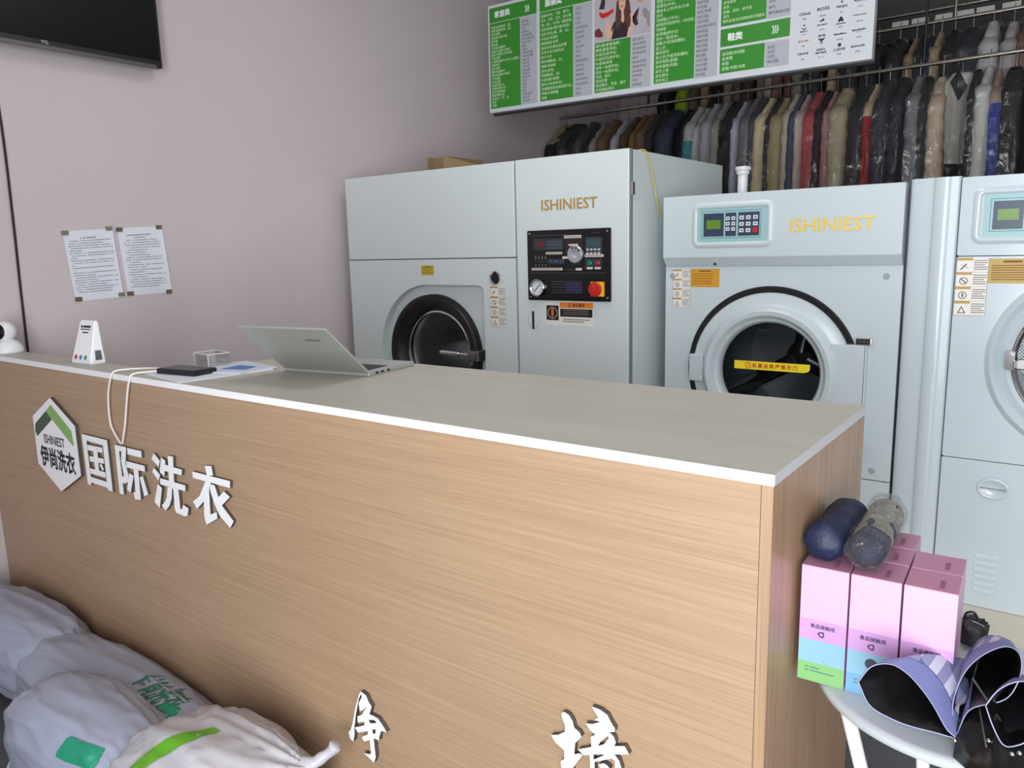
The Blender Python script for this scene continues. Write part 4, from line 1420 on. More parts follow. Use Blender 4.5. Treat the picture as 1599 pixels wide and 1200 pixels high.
# ---- tumble dryer in the middle
YD = 3.20
t = thing('tumble_dryer', 'middle machine, white tumble dryer with gold lettering and a yellow strip on its round door', 'dryer', (-1.05, 3.7, 0.126))
DX0, DX1 = -1.535, -0.5665
DD = (-1.056, 0.957)
bm = B()
for a in ((DX0 + 0.006, DX0 + 0.02, YD + 0.05, 4.2, 0.13, 1.70), (DX1 - 0.02, DX1 - 0.006, YD + 0.05, 4.2, 0.13, 1.70), (DX0 + 0.02, DX1 - 0.02, 4.185, 4.2, 0.13, 1.70), (DX0 + 0.02, DX1 - 0.02, YD + 0.05, 4.185, 0.13, 0.145), (DX0 + 0.02, DX1 - 0.02, YD + 0.05, 4.185, 1.688, 1.70)):
    box(bm, *a)
obj('cabinet', bm, PAINTD, t)
bm = B()
plate(bm, [(YD + 0.06, 1.402), (YD + 0.035, 1.402), (YD + 0.001, 1.442), (YD, 1.446), (YD, 1.702), (YD + 0.004, 1.706), (YD + 0.06, 1.706)], [], side, DX0, DX1)
hd = obj('control_head', bm, PAINTD, t)
bm = B()
plate(bm, [(DX0, 0.551), (DX1 + 0.003, 0.551), (DX1 + 0.003, 1.4015), (DX0, 1.4015)], [circle(DD[0], DD[1], 0.325, 72)], front, YD + 0.030, YD + 0.05)
ff = obj('front_panel', bm, PAINTD, t)
bm = B()
box(bm, DX0, DX1 + 0.003, YD + 0.030, YD + 0.05, 0.13, 0.547, 0.002)
obj('lower_panel', bm, PAINTD, t)
bm = B()
box(bm, DX0 + 0.01, DX1 - 0.01, YD + 0.036, YD + 0.048, 0.5465, 0.5515)
box(bm, DX1 - 0.004, DX1 + 0.02, YD + 0.055, YD + 0.5, 0.13, 1.69)
obj('panel_gap', bm, BLACK, t)
for x, z in ((-0.62, 1.361), (-1.502, 1.361), (-0.632, 0.588)):
    bm = B()
    lathe(bm, [(0.0, 0.026), (0.010, 0.026), (0.013, 0.031)], (x, YD, z), 'y', 20)
    obj('screw_cap', bm, mat('cap_grey', (150, 160, 164), 0.4), ff)
bm = B()
lathe(bm, [(0.0, -0.0015), (0.005, -0.0015), (0.006, 0.004)], (-1.302, YD + 0.021, 1.413), 'y', 14)
obj('lock_hole', bm, INK, hd)
bezel(hd, -1.400, -1.046, 1.480, 1.672, YD, PAINTD)
keypad(hd, -1.374, 1.505, YD)
text('lettering', hd, GOLDL, 'ISHINIEST', 0.074, (-0.985, YD, 1.5385), bold=0.0008, width=0.317, ext=0.001, lift=0.0)
YQ = YD + 0.030
notice_sticker(ff, 'orange_label', -1.415, -1.283, 1.313, 1.392, YQ, ORANGE, mat('orange_ink', (126, 84, 20), 0.7), 5)
sticker_column(ff, -1.500, -1.416, 1.222, 1.390, YQ)
# door
bm = B()
lathe(bm, [(0.326, 0.031), (0.334, 0.026), (0.3615, 0.026), (0.3635, 0.031)], (DD[0], YD, DD[1]), 'y', 96)
obj('black_gasket', bm, BLACK, t, True)
bm = B()
lathe(bm, [(0.337, 0.040), (0.336, 0.020), (0.331, 0.012), (0.290, 0.008), (0.284, 0.004), (0.276, -0.014), (0.262, -0.024), (0.244, -0.020), (0.232, -0.004), (0.226, 0.004), (0.220, 0.006), (0.211, 0.020), (0.209, 0.045)], (DD[0], YD, DD[1]), 'y', 96)
dd = obj('round_door', bm, PAINTD, t, True)
bm = B()
lathe(bm, [(0.0, 0.012), (0.10, 0.014), (0.212, 0.022)], (DD[0], YD, DD[1]), 'y', 64)
obj('door_glass', bm, GLASS, dd, True)
bm = B()
box(bm, -0.800, -0.668, YD - 0.004, YD + 0.034, 0.70, 1.094, 0.004)
hp = obj('hinge_cover', bm, PAINTD, dd)
bm = B()
box(bm, -0.676, -0.672, YD - 0.0045, YD + 0.0, 0.70, 1.092)
obj('cover_seam', bm, mat('seam_grey', (130, 138, 142), 0.6), hp)
bm = B()
box(bm, -1.402, -1.338, YD - 0.006, YD + 0.02, 0.898, 1.018, 0.005)
obj('pull_block', bm, PAINTD, dd)
bm = B()
box(bm, -0.712, -0.656, YD + 0.008, YD + 0.031, 1.095, 1.121, 0.002)
ch = obj('hinge', bm, CHROME, t)
for x in (-0.700, -0.684, -0.668):
    bm = B()
    lathe(bm, [(0.0, 0.0055), (0.004, 0.0055), (0.0045, 0.009)], (x, YD, 1.108), 'y', 12)
    obj('hinge_screw', bm, mat('screw_dark', (80, 80, 82), 0.4, metal=0.6), ch)
bm = B()
pts = [(-1.199, 0.9665), (-0.905, 0.9665), (-0.888, 0.972), (-0.882, 0.981), (-0.882, 1.002), (-1.199, 1.002)]
plate(bm, pts, [], front, YD + 0.0095, YD + 0.0105)
st = obj('yellow_strip', bm, YELLOW, dd)
text('lettering', st, REDINK, '⊘ 机 器 运 转 严 禁 开 门', 0.0205, (-1.152, YD + 0.0092, 0.9765), width=0.218, fat=0.0005)
bm = B()
uv_drum(bm, (DD[0], DD[1]), 0.285, YD + 0.07, YD + 0.62)
obj('drum', bm, PERFD, t, True)
bm = B()
lathe(bm, [(0.212, 0.046), (0.218, 0.066), (0.285, 0.070)], (DD[0], YD, DD[1]), 'y', 64)
obj('drum_mouth', bm, mat('mouth_grey', (120, 128, 130), 0.4), t, True)
bm = B()
YB = YD + 0.62
lathe(bm, [(0.0, -0.075), (0.05, -0.070), (0.075, -0.045), (0.085, 0.0)], (DD[0] - 0.02, YB, DD[1] - 0.01), 'y', 40)
for a in (PI * 0.5, PI * 1.16, PI * 1.84):
    ca, sa = math.cos(a), math.sin(a)
    tube(bm, [(DD[0] - 0.02 + 0.03 * ca, YB - 0.04, DD[1] - 0.01 + 0.03 * sa), (DD[0] + 0.27 * ca, YB - 0.035, DD[1] + 0.27 * sa), (DD[0] + 0.262 * ca, YD + 0.09, DD[1] + 0.262 * sa)], [0.045, 0.038, 0.034], 14)
obj('drum_lifter', bm, mat('lifter_dark', (52, 56, 60), 0.25, metal=0.7), t, True)

# ---- washing machine on the right, cut by the frame
t = thing('washing_machine', 'rightmost machine, glossy white washer cut by the right frame edge', 'washing machine', (0.05, 3.75, 0.126))
WX0, WX1 = -0.5545, 0.66
WD = (0.052, 1.070)
bm = B()
for a in ((-0.388, WX1, YD + 0.06, 4.3, 1.692, 1.708), (WX1 - 0.015, WX1, YD + 0.03, 4.3, 0.13, 1.692), (WX0 + 0.002, WX0 + 0.012, YD + 0.07, 4.3, 0.13, 1.712), (WX0 + 0.012, WX1, 4.285, 4.3, 0.13, 1.692), (WX0 + 0.012, -0.388, YD + 0.06, 4.3, 1.70, 1.712)):
    box(bm, *a)
obj('cabinet', bm, GLOSSP, t)
prof = catmull([(WX0, YD + 0.075, 0), (WX0 + 0.001, YD + 0.030, 0), (WX0 + 0.012, YD + 0.012, 0), (-0.515, YD + 0.006, 0), (-0.478, YD + 0.004, 0), (-0.468, YD - 0.004, 0), (-0.452, YD - 0.010, 0), (-0.430, YD - 0.010, 0), (-0.418, YD - 0.004, 0), (-0.404, YD + 0.000, 0), (-0.394, YD + 0.004, 0), (-0.3885, YD + 0.016, 0), (-0.388, YD + 0.05, 0)], 5)
bm = B()
plate(bm, [(p.x, p.y) for p in prof] + [(-0.388, YD + 0.075)], [], flat, 0.128, 1.714)
obj('corner_column', bm, GLOSSP, t, True)
bm = B()
plate(bm, rrect(-0.386, WX1, 1.4355, 1.709, 0.008, 4), [], front, YD, YD + 0.05)
hd = obj('control_head', bm, GLOSSP, t)
bm = B()
plate(bm, rrect(-0.386, WX1, 0.6945, 1.4325, 0.008, 4), [circle(WD[0], WD[1], 0.300, 72)], front, YD, YD + 0.05)
ff = obj('front_panel', bm, GLOSSP, t)
bm = B()
plate(bm, rrect(-0.386, WX1, 0.128, 0.6915, 0.006, 4), [], front, YD, YD + 0.05)
lp = obj('lower_panel', bm, GLOSSP, t)
bm = B()
box(bm, -0.3878, -0.3860, YD + 0.006, YD + 0.04, 0.13, 1.70)
box(bm, -0.386, WX1 - 0.02, YD + 0.01, YD + 0.04, 0.6915, 0.6945)
box(bm, -0.386, WX1 - 0.02, YD + 0.01, YD + 0.04, 1.4325, 1.4355)
obj('panel_gap', bm, SEAM, t)
bezel(hd, -0.348, 0.02, 1.474, 1.672, YD, GLOSSP)
keypad(hd, -0.313, 1.500, YD)
sticker_column(ff, -0.384, -0.285, 1.223, 1.428, YD)
notice_sticker(ff, 'tan_label', -0.2845, -0.145, 1.338, 1.424, YD, mat('tan_label', (188, 156, 84), 0.5), mat('tan_ink', (122, 84, 40), 0.7), 7)
bm = B()
lathe(bm, [(0.330, 0.001), (0.322, -0.004), (0.316, -0.014), (0.308, -0.018), (0.300, -0.012), (0.294, 0.004), (0.288, 0.014), (0.276, 0.004), (0.262, -0.002), (0.248, 0.006), (0.246, 0.04)], (WD[0], YD, WD[1]), 'y', 96)
wd = obj('round_door', bm, GLOSSP, t, True)
bm = B()
lathe(bm, [(0.247, 0.02), (0.246, 0.004), (0.240, 0.000), (0.232, 0.008), (0.230, 0.02)], (WD[0], YD, WD[1]), 'y', 80)
obj('chrome_ring', bm, CHROME, wd, True)
bm = B()
lathe(bm, [(0.0, -0.012), (0.12, -0.004), (0.232, 0.014)], (WD[0], YD, WD[1]), 'y', 64)
obj('door_glass', bm, GLASS, wd, True)
bm = B()
uv_drum(bm, WD, 0.275, YD + 0.09, YD + 0.60)
obj('drum', bm, PERF, t, True)
bm = B()
lathe(bm, [(0.232, 0.03), (0.236, 0.085), (0.275, 0.09)], (WD[0], YD, WD[1]), 'y', 64)
obj('drum_mouth', bm, STEEL, t, True)
bm = B()
plate(bm, rrect(-0.210, -0.182, 1.038, 1.104, 0.006), [], front, YD - 0.024, YD + 0.004)
tube(bm, [(-0.196, YD - 0.026, 1.088), (-0.196, YD - 0.018, 1.088)], 0.009, 16)
box(bm, -0.186, -0.172, YD - 0.034, YD - 0.012, 1.045, 1.072, 0.002)
lt = obj('latch_plate', bm, CHROME, wd)
bm = B()
box(bm, -0.176, -0.08, YD - 0.030, YD - 0.016, 1.040, 1.078, 0.004)
obj('latch_arm', bm, STEEL, lt)
# oval finger pull and louvres on the lower panel
bm = B()
c0 = (-0.2145, 0.592)
loops = []
for sx_, sz_, d in ((0.052, 0.040, 0.0), (0.048, 0.036, -0.004), (0.043, 0.031, -0.002), (0.038, 0.026, 0.003), (0.0, 0.0, 0.004)):
    loops.append([bm.verts.new((c0[0] + sx_ * math.cos(a * PI / 18), YD - 0.0005 + d - 0.003, c0[1] + sz_ * math.sin(a * PI / 18))) for a in range(36)])
for A, C in zip(loops, loops[1:]):
    for i in range(36):
        bm.faces.new((A[i - 1], A[i], C[i], C[i - 1]))
hp = obj('finger_pull', bm, GLOSSP, lp, 'all')
bm = B()
box(bm, -0.262, -0.167, YD - 0.0046, YD - 0.002, 0.5905, 0.5935)
obj('pull_slot', bm, mat('slot_grey', (120, 128, 132), 0.5), hp)
for k in range(6):
    z = 0.331 - k * 0.0265
    bm = B()
    vs = []
    for u, w, h in ((-0.255, 0, -0.006), (-0.178, 0, -0.006), (-0.178, 0, 0.006), (-0.255, 0, 0.006), (-0.251, -0.008, -0.006), (-0.182, -0.008, -0.006)):
        vs.append(bm.verts.new((u, YD + 0.0003 + w, z + h)))
    for f in ((0, 1, 5, 4), (4, 5, 2, 3), (0, 4, 3), (1, 2, 5)):
        bm.faces.new([vs[i] for i in f])
    obj('louvre', bm, GLOSSP, lp)

# white pipe standing on the dryer
t = thing('plastic_pipe', 'short white plastic pipe with a collar and wire loop standing on the middle dryer', 'pipe', (-1.236, 3.35, 1.701))
bm = B()
lathe(bm, [(0.0, 0.0), (0.021, 0.0), (0.021, 0.088), (0.027, 0.092), (0.027, 0.106), (0.032, 0.109), (0.032, 0.122), (0.026, 0.123), (0.018, 0.115)], (-1.236, 3.35, 1.701), 'z', 32)
obj('pipe_body', bm, mat('pvc_grey_white', (206, 208, 212), 0.4), t, True)
bm = B()
tube(bm, [(-1.236 + 0.028 * math.cos(a * PI / 12), 3.35, 1.82 + 0.036 * math.sin(a * PI / 12)) for a in range(13)], 0.0016, 6)
obj('wire_loop', bm, STEEL, t)

# ------------------------------------------------------------------ price board above the machines
t = thing('price_board', 'long hanging white price board with green columns and a portrait picture', 'price board', (-2.0, 4.0, 2.33))
BO = Vector((-3.119, 4.0, 2.345))
ba = math.radians(-0.648)
BR = Vector((math.cos(ba), 0, math.sin(ba)))
BU = Vector((-math.sin(ba), 0, math.cos(ba)))


def bp(u, v, w=0.0):
    p = BO + BR * u + BU * v
    p.y += w
    return p


bm = B()
plate(bm, [(0, 0), (2.234, 0), (2.234, 0.628), (0, 0.628)], [], lambda u, v, w: bp(u, v, w), 0.001, 0.045)
obj('panel', bm, SIGNW, t)
bm = B()
plate(bm, [(-0.006, -0.012), (2.238, -0.012), (2.238, 0.634), (-0.006, 0.634)], [], lambda u, v, w: bp(u, v, w), 0.046, 0.06)
obj('dark_back_frame', bm, mat('frame_dark', (40, 36, 34), 0.6), t)
for u in (0.35, 1.9):
    bm = B()
    a = bp(u, 0.6, 0.055)
    tube(bm, [a, (a.x, a.y, 3.5)], 0.008, 8)
    obj('hanging_rod', bm, BLACK, t)


def bq(bm, u0, u1, v0, v1, w):
    bm.faces.new([bm.verts.new(bp(u, v, w)) for u, v in ((u0, v0), (u1, v0), (u1, v1), (u0, v1))])


bm = B()
for (u0, u1, v0, v1) in ((0.011, 0.3645, 0.526, 0.612), (0.011, 0.243, 0.023, 0.5225), (0.386, 0.746, 0.526, 0.612), (0.386, 0.6185, 0.025, 0.5225), (0.762, 0.9895, 0.027, 0.2945), (1.133, 1.365, 0.030, 0.612), (1.505, 1.736, 0.259, 0.612), (1.505, 1.855, 0.1605, 0.245), (1.505, 1.735, 0.032, 0.1485)):
    bm = B()
    bq(bm, u0, u1, v0, v1, 0.0004)
    obj('green_field', bm, GREENB, t)
for (u0, u1, v0, v1) in ((0.246, 0.3645, 0.023, 0.5225), (0.6215, 0.746, 0.023, 0.5225), (0.9925, 1.113, 0.023, 0.2945), (1.368, 1.490, 0.026, 0.612), (1.739, 1.855, 0.255, 0.612), (1.738, 1.855, 0.029, 0.1485)):
    bm = B()
    bq(bm, u0, u1, v0, v1, 0.0004)
    obj('price_field', bm, SIGNG, t)
GI = mat('sign_text_pale', (218, 240, 200), 0.5)


def btext(name, m, body, size, u, v, align='LEFT', bold=0.0, line=1.0, width=None, shear=0.0, par=None, fat=0.0):
    return text(name, par or t, m, body, size, bp(u, v), right=BR, up=BU, align=align, bold=bold, line=line, width=width, shear=shear, lift=0.0002, fat=fat)


hb = btext('heading', WHITE, '家居类', 0.040, 0.049, 0.5555, width=0.116, fat=0.0011)
btext('heading', WHITE, '服装类', 0.040, 0.424, 0.5525, width=0.116, fat=0.0011)
btext('heading', WHITE, '鞋类', 0.040, 1.542, 0.187, width=0.076, fat=0.0011)
bm = B()
for (u0, v0) in ((0.279, 0.565), (1.767, 0.2015)):
    for k in range(3):
        u = u0 + 0.011 * k
        for s in (1, -1):
            bm.faces.new([bm.verts.new(bp(a, b, -0.0002)) for a, b in ((u, v0 + s * 0.019), (u + 0.0045, v0 + s * 0.019), (u + 0.0125, v0), (u + 0.008, v0))])
obj('chevrons', bm, WHITE, t)


def rows(m, lines, u, vtop, vbot, size, bold=0.0, maxw=9.0):
    n = len(lines)
    step = (vtop - vbot) / (n - 1)
    bm = B()
    for i, s in enumerate(lines):
        if s:
            b = text_bm(s, size, bp(u, vtop - step * i - 0.006), right=BR, up=BU, bold=bold, lift=0.0002)
            x0 = bp(u, 0).x
            w = max(v.co.x for v in b.verts) - x0
            if w > maxw:
                for v in b.verts:
                    v.co.x = x0 + (v.co.x - x0) * maxw / w
            join(bm, b)
    return bm


C1 = ['床单及被罩(单、双)', '床罩及被套(单、双)', '毛巾被罩', '毛毯及拉舍尔毯', '夏凉被', '蚕丝被', '羊毛被/羽绒被', '普通沙发套/沙发垫', '绒布沙发套/沙发坐垫', '沙发靠垫', '小型地毯每平(120以上面积)', '地毯每平', '遮光窗帘', '窗帘普通每平', '窗帘加厚每平双层', '汽车座垫', '汽车坐套', '毛绒玩具(小)', '毛绒玩具中/大', '布艺玩具清洗', '靠枕抱枕(对)', '枕芯(小、中、大)', '床笠', '床旗']
P1 = ['20/30元', '30/40元', '25元', '30/40元', '30/40元/条', '100/120元/条', '100/120元', '80元', '100元', '15/20元(厚)', '15/20元(薄)', '10元/平', '50元/平', '10元/平', '20元(厚)', '30元(中)', '30元(大)', '20元', '60元', '20元', '20元', '10/20/30元', '10元/平', '15元/平']
C2 = ['童装(衬衫、T恤、裤子)', '衬衣、外套、卫衣、毛衫(薄)', 'T恤、裤子、牛仔裤、短裤(普通)', '风衣/西装/薄外套(长短)', '毛衣/开衫(薄、厚、长)', '羊毛衫/羊绒衫', '西装套装/马甲', '真丝衬衫/真丝连衣裙', '羊毛大衣/羊绒大衣', '呢子大衣', '棉衣棉服(短、长)', '棉裤/羽绒裤', '皮衣(清洗)', '羽绒服(短、长)', '礼服/婚纱/旗袍', '皮毛大衣(短中长)', '羽绒服清洗/加厚(短中长)', '冲锋衣/滑雪服', '校服']
P2 = ['15元', '15元', '15元', '15元', '15/20/25元', '20/25元', '25/45元', '15元', '25/30元', '35元', '30元', '40/45/50元', '45/50元', '40/45元', '30/50元', '35/40/45元', '50/55/60元', '35元', '20元']
C3 = ['婚礼服(普通/拖尾)', '旗袍(普通/真丝)', 'PU皮衣(短中长)', 'PU皮风衣(短中长)', 'PU皮裤/皮裙', '皮草一体(短中长)', '貂毛一体(短中长)', '毛领、围巾', '毛线手套', '毛线围巾、手套、帽子', '羊毛披肩/围巾']
P3 = ['60/100元', '200/220元', '35/50/60元', '35/40/50元', '45元', '40/50/60元', '50/60/70元', '20/30元', '30/40元', '10元', '30/40元']
C4 = ['貂皮大衣(短中长)', '狐狸毛(中长)', '獭兔毛上衣/中长/大衣', '皮衣', '羽绒服(小中大)', '皮草保养清洗(短中长、大衣加长)', '羽绒被', '皮草裙(短中长)', '皮衣一套(短长)', '皮鞋(牛皮漆皮磨砂)', '皮上衣', '翻毛皮衣', '皮上衣(牛皮漆皮磨砂)', '皮衣保养(普通)', '皮衣保养(光面)', '皮衣上色', '皮包修补', '皮衣加工']
P4 = ['60元起', '380元起', '50元起', '50元/件起', '200元起', '230元起', '260/280/350元', '280元起', '280元起', '280元起', '400元起', '400元起', '80元起', '150元起', '150元起', '200元起', '50元起']
for lines, u, a, b, s in ((C1, 0.021, 0.497, 0.041, 0.0175), (C2, 0.395, 0.500, 0.041, 0.0195), (C3, 0.769, 0.276, 0.040, 0.0195), (C4, 1.143, 0.442, 0.043, 0.0195)):
    obj('item_list', rows(GI, lines, u, a, b, s, 0.0, 0.218), GI, t, recalc=False)
for lines, u, a, b, s in ((P1, 0.255, 0.497, 0.045, 0.0165), (P2, 0.634, 0.499, 0.041, 0.0185), (P3, 1.002, 0.276, 0.042, 0.0185), (P4, 1.373, 0.420, 0.043, 0.0185)):
    obj('price_list', rows(INK, lines, u, a, b, s, 0.0, 0.108), INK, t, recalc=False)
obj('item_list', rows(GI, ['运动鞋/休闲鞋', '老爹鞋', '布鞋', '皮鞋/中靴/长靴'], 1.516, 0.124, 0.053, 0.019), GI, t, recalc=False)
obj('price_list', rows(INK, ['20元', '35元', '15元', '45元起'], 1.749, 0.122, 0.055, 0.019), INK, t, recalc=False)
obj('item_list', rows(GI, ['皮包皮革', '皮包', '皮箱、皮包、皮手套', '清洗', '奢侈品清洗比同类皮具价格面议'], 1.515, 0.370, 0.281, 0.0165, 0.0, 0.217), GI, t, recalc=False)
obj('price_list', rows(INK, ['50元', '80元', '奢件按200元起'], 1.748, 0.335, 0.281, 0.0165, 0.0, 0.104), INK, t, recalc=False)
# brand grid at the right end of the board
bm = B()
for cu in (1.922, 2.006, 2.089, 2.171):
    for cv in (0.063, 0.123, 0.183, 0.246, 0.310):
        for (a, b, c, d) in ((-0.036, 0.036, -0.027, -0.0265), (-0.036, 0.036, 0.0255, 0.026), (-0.036, -0.0355, -0.027, 0.026), (0.0355, 0.036, -0.027, 0.026)):
            bq(bm, cu + a, cu + b, cv + c, cv + d, 0.0003)
obj('grid_lines', bm, mat('grid_line', (200, 204, 212), 0.6), t)
LOGOS = [(1.922, 0.242, 'Chloé', 0.018, 0.052), (2.006, 0.250, 'BOSS', 0.019, 0.056), (2.089, 0.247, 'FENDI', 0.014, 0.046), (2.171, 0.263, 'BURBERRY', 0.008, 0.056),
         (1.922, 0.166, 'BALLY', 0.009, 0.034), (2.006, 0.183, "ARC'TERYX", 0.007, 0.050), (2.089, 0.175, 'MOOSE KNUCKLES', 0.005, 0.046), (2.171, 0.200, 'CANADA GOOSE', 0.005, 0.056),
         (2.006, 0.133, 'MCM', 0.013, 0.030), (2.089, 0.128, 'MaxMara', 0.011, 0.056), (2.171, 0.133, 'BALMAIN', 0.011, 0.058),
         (1.922, 0.064, 'CELINE', 0.012, 0.052), (2.006, 0.071, 'ISSEY', 0.012, 0.042), (2.006, 0.057, 'MIYAKE', 0.012, 0.050), (2.089, 0.058, 'LOEWE', 0.015, 0.052), (2.171, 0.062, 'MONCLER', 0.012, 0.060)]
bm = B()
for u, v, s, sz, w in LOGOS:
    join(bm, text_bm(s, sz, bp(u - w / 2, v), right=BR, up=BU, bold=0.0004, lift=0.0002, width=w))
for u, v, s in ((1.922, 0.222, '蔻依'), (2.006, 0.223, '雨果博斯'), (2.089, 0.225, '芬迪'), (2.171, 0.236, '巴宝莉'), (1.922, 0.152, '巴利'), (2.006, 0.162, '始祖鸟'), (2.089, 0.160, '加拿大'), (2.171, 0.172, '加拿大鹅'), (1.922, 0.100, '迪奥'), (2.006, 0.100, '曼斯'), (2.089, 0.105, '麦丝玛拉'), (2.171, 0.102, '巴尔曼'), (1.922, 0.040, '思琳'), (2.006, 0.038, '三宅一生'), (2.089, 0.040, '罗意威'), (2.171, 0.040, '盟可睐')):
    join(bm, text_bm(s, 0.0075, bp(u, v), right=BR, up=BU, align='CENTER', lift=0.0002))
obj('brand_names', bm, INK, t, recalc=False)
bm = B()


def bpoly(bm, pts, w=-0.0002):
    edges, vs = [], [bm.verts.new(bp(u, v, w)) for u, v in pts]
    for i in range(len(vs)):
        edges.append(bm.edges.new((vs[i - 1], vs[i])))
    bmesh.ops.triangle_fill(bm, use_beauty=True, use_dissolve=False, edges=edges)


def brel(bm, u, v, s, pts):
    bpoly(bm, [(u + a * s, v + b * s) for a, b in pts])


brel(bm, 2.089, 0.196, 0.013, [(-1, -0.6), (-0.6, -1), (-0.2, -0.6), (0, -0.9), (0.2, -0.6), (0.6, -1), (1, -0.6), (0.5, 0.5), (0, 1), (-0.5, 0.5)])
brel(bm, 2.006, 0.204, 0.012, [(-1, 0.1), (-0.3, 0.2), (0.1, 0.7), (0.9, 0.6), (0.4, 0.2), (0.8, -0.6), (0.2, -0.1), (-0.7, -0.5)])
brel(bm, 2.006, 0.120, 0.017, [(-1, 0.6), (-0.3, 0.1), (0, 0.3), (0.3, 0.1), (1, 0.6), (0.6, -0.2), (0.2, -0.3), (0.2, -0.8), (-0.2, -0.8), (-0.2, -0.3), (-0.6, -0.2)])
brel(bm, 1.922, 0.185, 0.015, [(-1, 0.3), (-0.5, -0.4), (0, -0.6), (0.5, -0.4), (1, 0.3), (0.5, -0.1), (0, -0.3), (-0.5, -0.1)])
brel(bm, 1.922, 0.196, 0.005, [(0, -1), (1, 0), (0, 1), (-1, 0)])
brel(bm, 2.089, 0.083, 0.007, [(-1, -1), (1, -1), (1, 1), (-1, 1)])
brel(bm, 2.089, 0.272, 0.004, [(-1, -1), (1, -1), (1, 1), (-1, 1)])
for (a, b, v) in ((2.150, 2.200, 0.258), (2.070, 2.110, 0.1745), (2.153, 2.185, 0.127)):
    bq(bm, a, b, v, v + 0.0008, -0.0002)
obj('brand_emblems', bm, INK, t, recalc=False)
bm = B()
join(bm, text_bm('MIU MIU SPORT', 0.009, bp(1.897, 0.122), right=BR, up=BU, bold=0.0004, lift=0.0002, width=0.050))
obj('red_brand_name', bm, mat('brand_red', (190, 70, 60), 0.5), t, recalc=False)
# portrait picture with flying shoes
bm = B()
bq(bm, 0.760, 1.112, 0.298, 0.612, 0.0004)
pic = obj('picture', bm, mat('picture_grey', (178, 172, 178), 0.5, var=0.12, vscale=5), t)


def art(name, m, polys, w=-0.0001):
    bm = B()
    for p in polys:
        bpoly(bm, p, w)
    return obj(name, bm, m, pic)


HAIR = mat('picture_hair', (84, 52, 40), 0.5, var=0.25, vscale=60)
SKIN = mat('picture_skin', (214, 172, 150), 0.5)
art('printed_hair', HAIR, [[(0.918, 0.535), (0.945, 0.540), (0.970, 0.525), (0.982, 0.470), (0.990, 0.420), (0.997, 0.370), (0.990, 0.340), (0.960, 0.345), (0.935, 0.360), (0.905, 0.350), (0.893, 0.365), (0.895, 0.420), (0.900, 0.480)]])
art('printed_skin', SKIN, [[(0.912, 0.500), (0.925, 0.520), (0.950, 0.518), (0.957, 0.490), (0.953, 0.455), (0.945, 0.435), (0.950, 0.395), (0.945, 0.375), (0.930, 0.385), (0.932, 0.435), (0.917, 0.455)],
                           [(0.830, 0.345), (0.838, 0.410), (0.850, 0.412), (0.860, 0.395), (0.872, 0.335), (0.885, 0.360), (0.870, 0.302), (0.845, 0.300)],
                           [(0.966, 0.300), (0.975, 0.340), (0.990, 0.375), (0.985, 0.415), (1.000, 0.425), (1.012, 0.405), (1.005, 0.350), (0.990, 0.300)]], -0.0003)
art('printed_dress', mat('picture_dress', (44, 30, 40), 0.5), [[(0.864, 0.299), (0.868, 0.352), (0.884, 0.388), (0.905, 0.392), (0.925, 0.372), (0.950, 0.372), (0.972, 0.392), (0.978, 0.352), (0.966, 0.299)]], -0.0002)
art('printed_hair_strand', HAIR, [[(0.898, 0.420), (0.908, 0.470), (0.914, 0.440), (0.922, 0.400), (0.925, 0.362), (0.908, 0.345), (0.893, 0.362)], [(0.958, 0.480), (0.968, 0.500), (0.980, 0.450), (0.990, 0.380), (0.985, 0.345), (0.968, 0.350), (0.955, 0.390), (0.956, 0.440)]], -0.0005)
art('printed_smile', mat('picture_lip', (170, 90, 84), 0.5), [[(0.924, 0.463), (0.946, 0.466), (0.938, 0.457), (0.930, 0.456)]], -0.0006)
bmf = [[(0.919, 0.490), (0.929, 0.491), (0.928, 0.487), (0.920, 0.487)], [(0.938, 0.492), (0.950, 0.493), (0.949, 0.489), (0.939, 0.488)]]
art('printed_eyes', mat('picture_eye', (50, 36, 34), 0.5), bmf, -0.0006)
art('red_shoe', mat('picture_red', (200, 34, 34), 0.5), [[(0.789, 0.448), (0.795, 0.455), (0.815, 0.444), (0.845, 0.447), (0.868, 0.456), (0.884, 0.458), (0.880, 0.440), (0.850, 0.424), (0.812, 0.418), (0.797, 0.430)]], -0.0003)
art('dark_shoe', mat('picture_purple', (48, 36, 56), 0.5), [[(0.790, 0.470), (0.800, 0.500), (0.812, 0.535), (0.830, 0.535), (0.828, 0.490), (0.822, 0.465), (0.800, 0.468)]], -0.0003)
art('dark_shoe', mat('picture_purple', (48, 36, 56), 0.5), [[(1.000, 0.395), (1.018, 0.420), (1.040, 0.440), (1.035, 0.415), (1.028, 0.385), (1.035, 0.352), (1.018, 0.346), (1.002, 0.368)]], -0.0003)
art('tan_shoe', mat('picture_tan', (196, 140, 110), 0.5), [[(1.020, 0.465), (1.050, 0.490), (1.060, 0.525), (1.085, 0.525), (1.105, 0.490), (1.085, 0.475), (1.050, 0.460)]], -0.0003)
art('grey_shoe', mat('picture_shoe_grey', (140, 136, 134), 0.5), [[(1.058, 0.420), (1.075, 0.430), (1.100, 0.405), (1.105, 0.335), (1.090, 0.330), (1.085, 0.370), (1.066, 0.385)], ], -0.0003)
art('maroon_shoe', mat('picture_maroon', (110, 40, 44), 0.5), [[(0.763, 0.360), (0.790, 0.372), (0.815, 0.340), (0.815, 0.322), (0.790, 0.322), (0.763, 0.330)]], -0.0003)

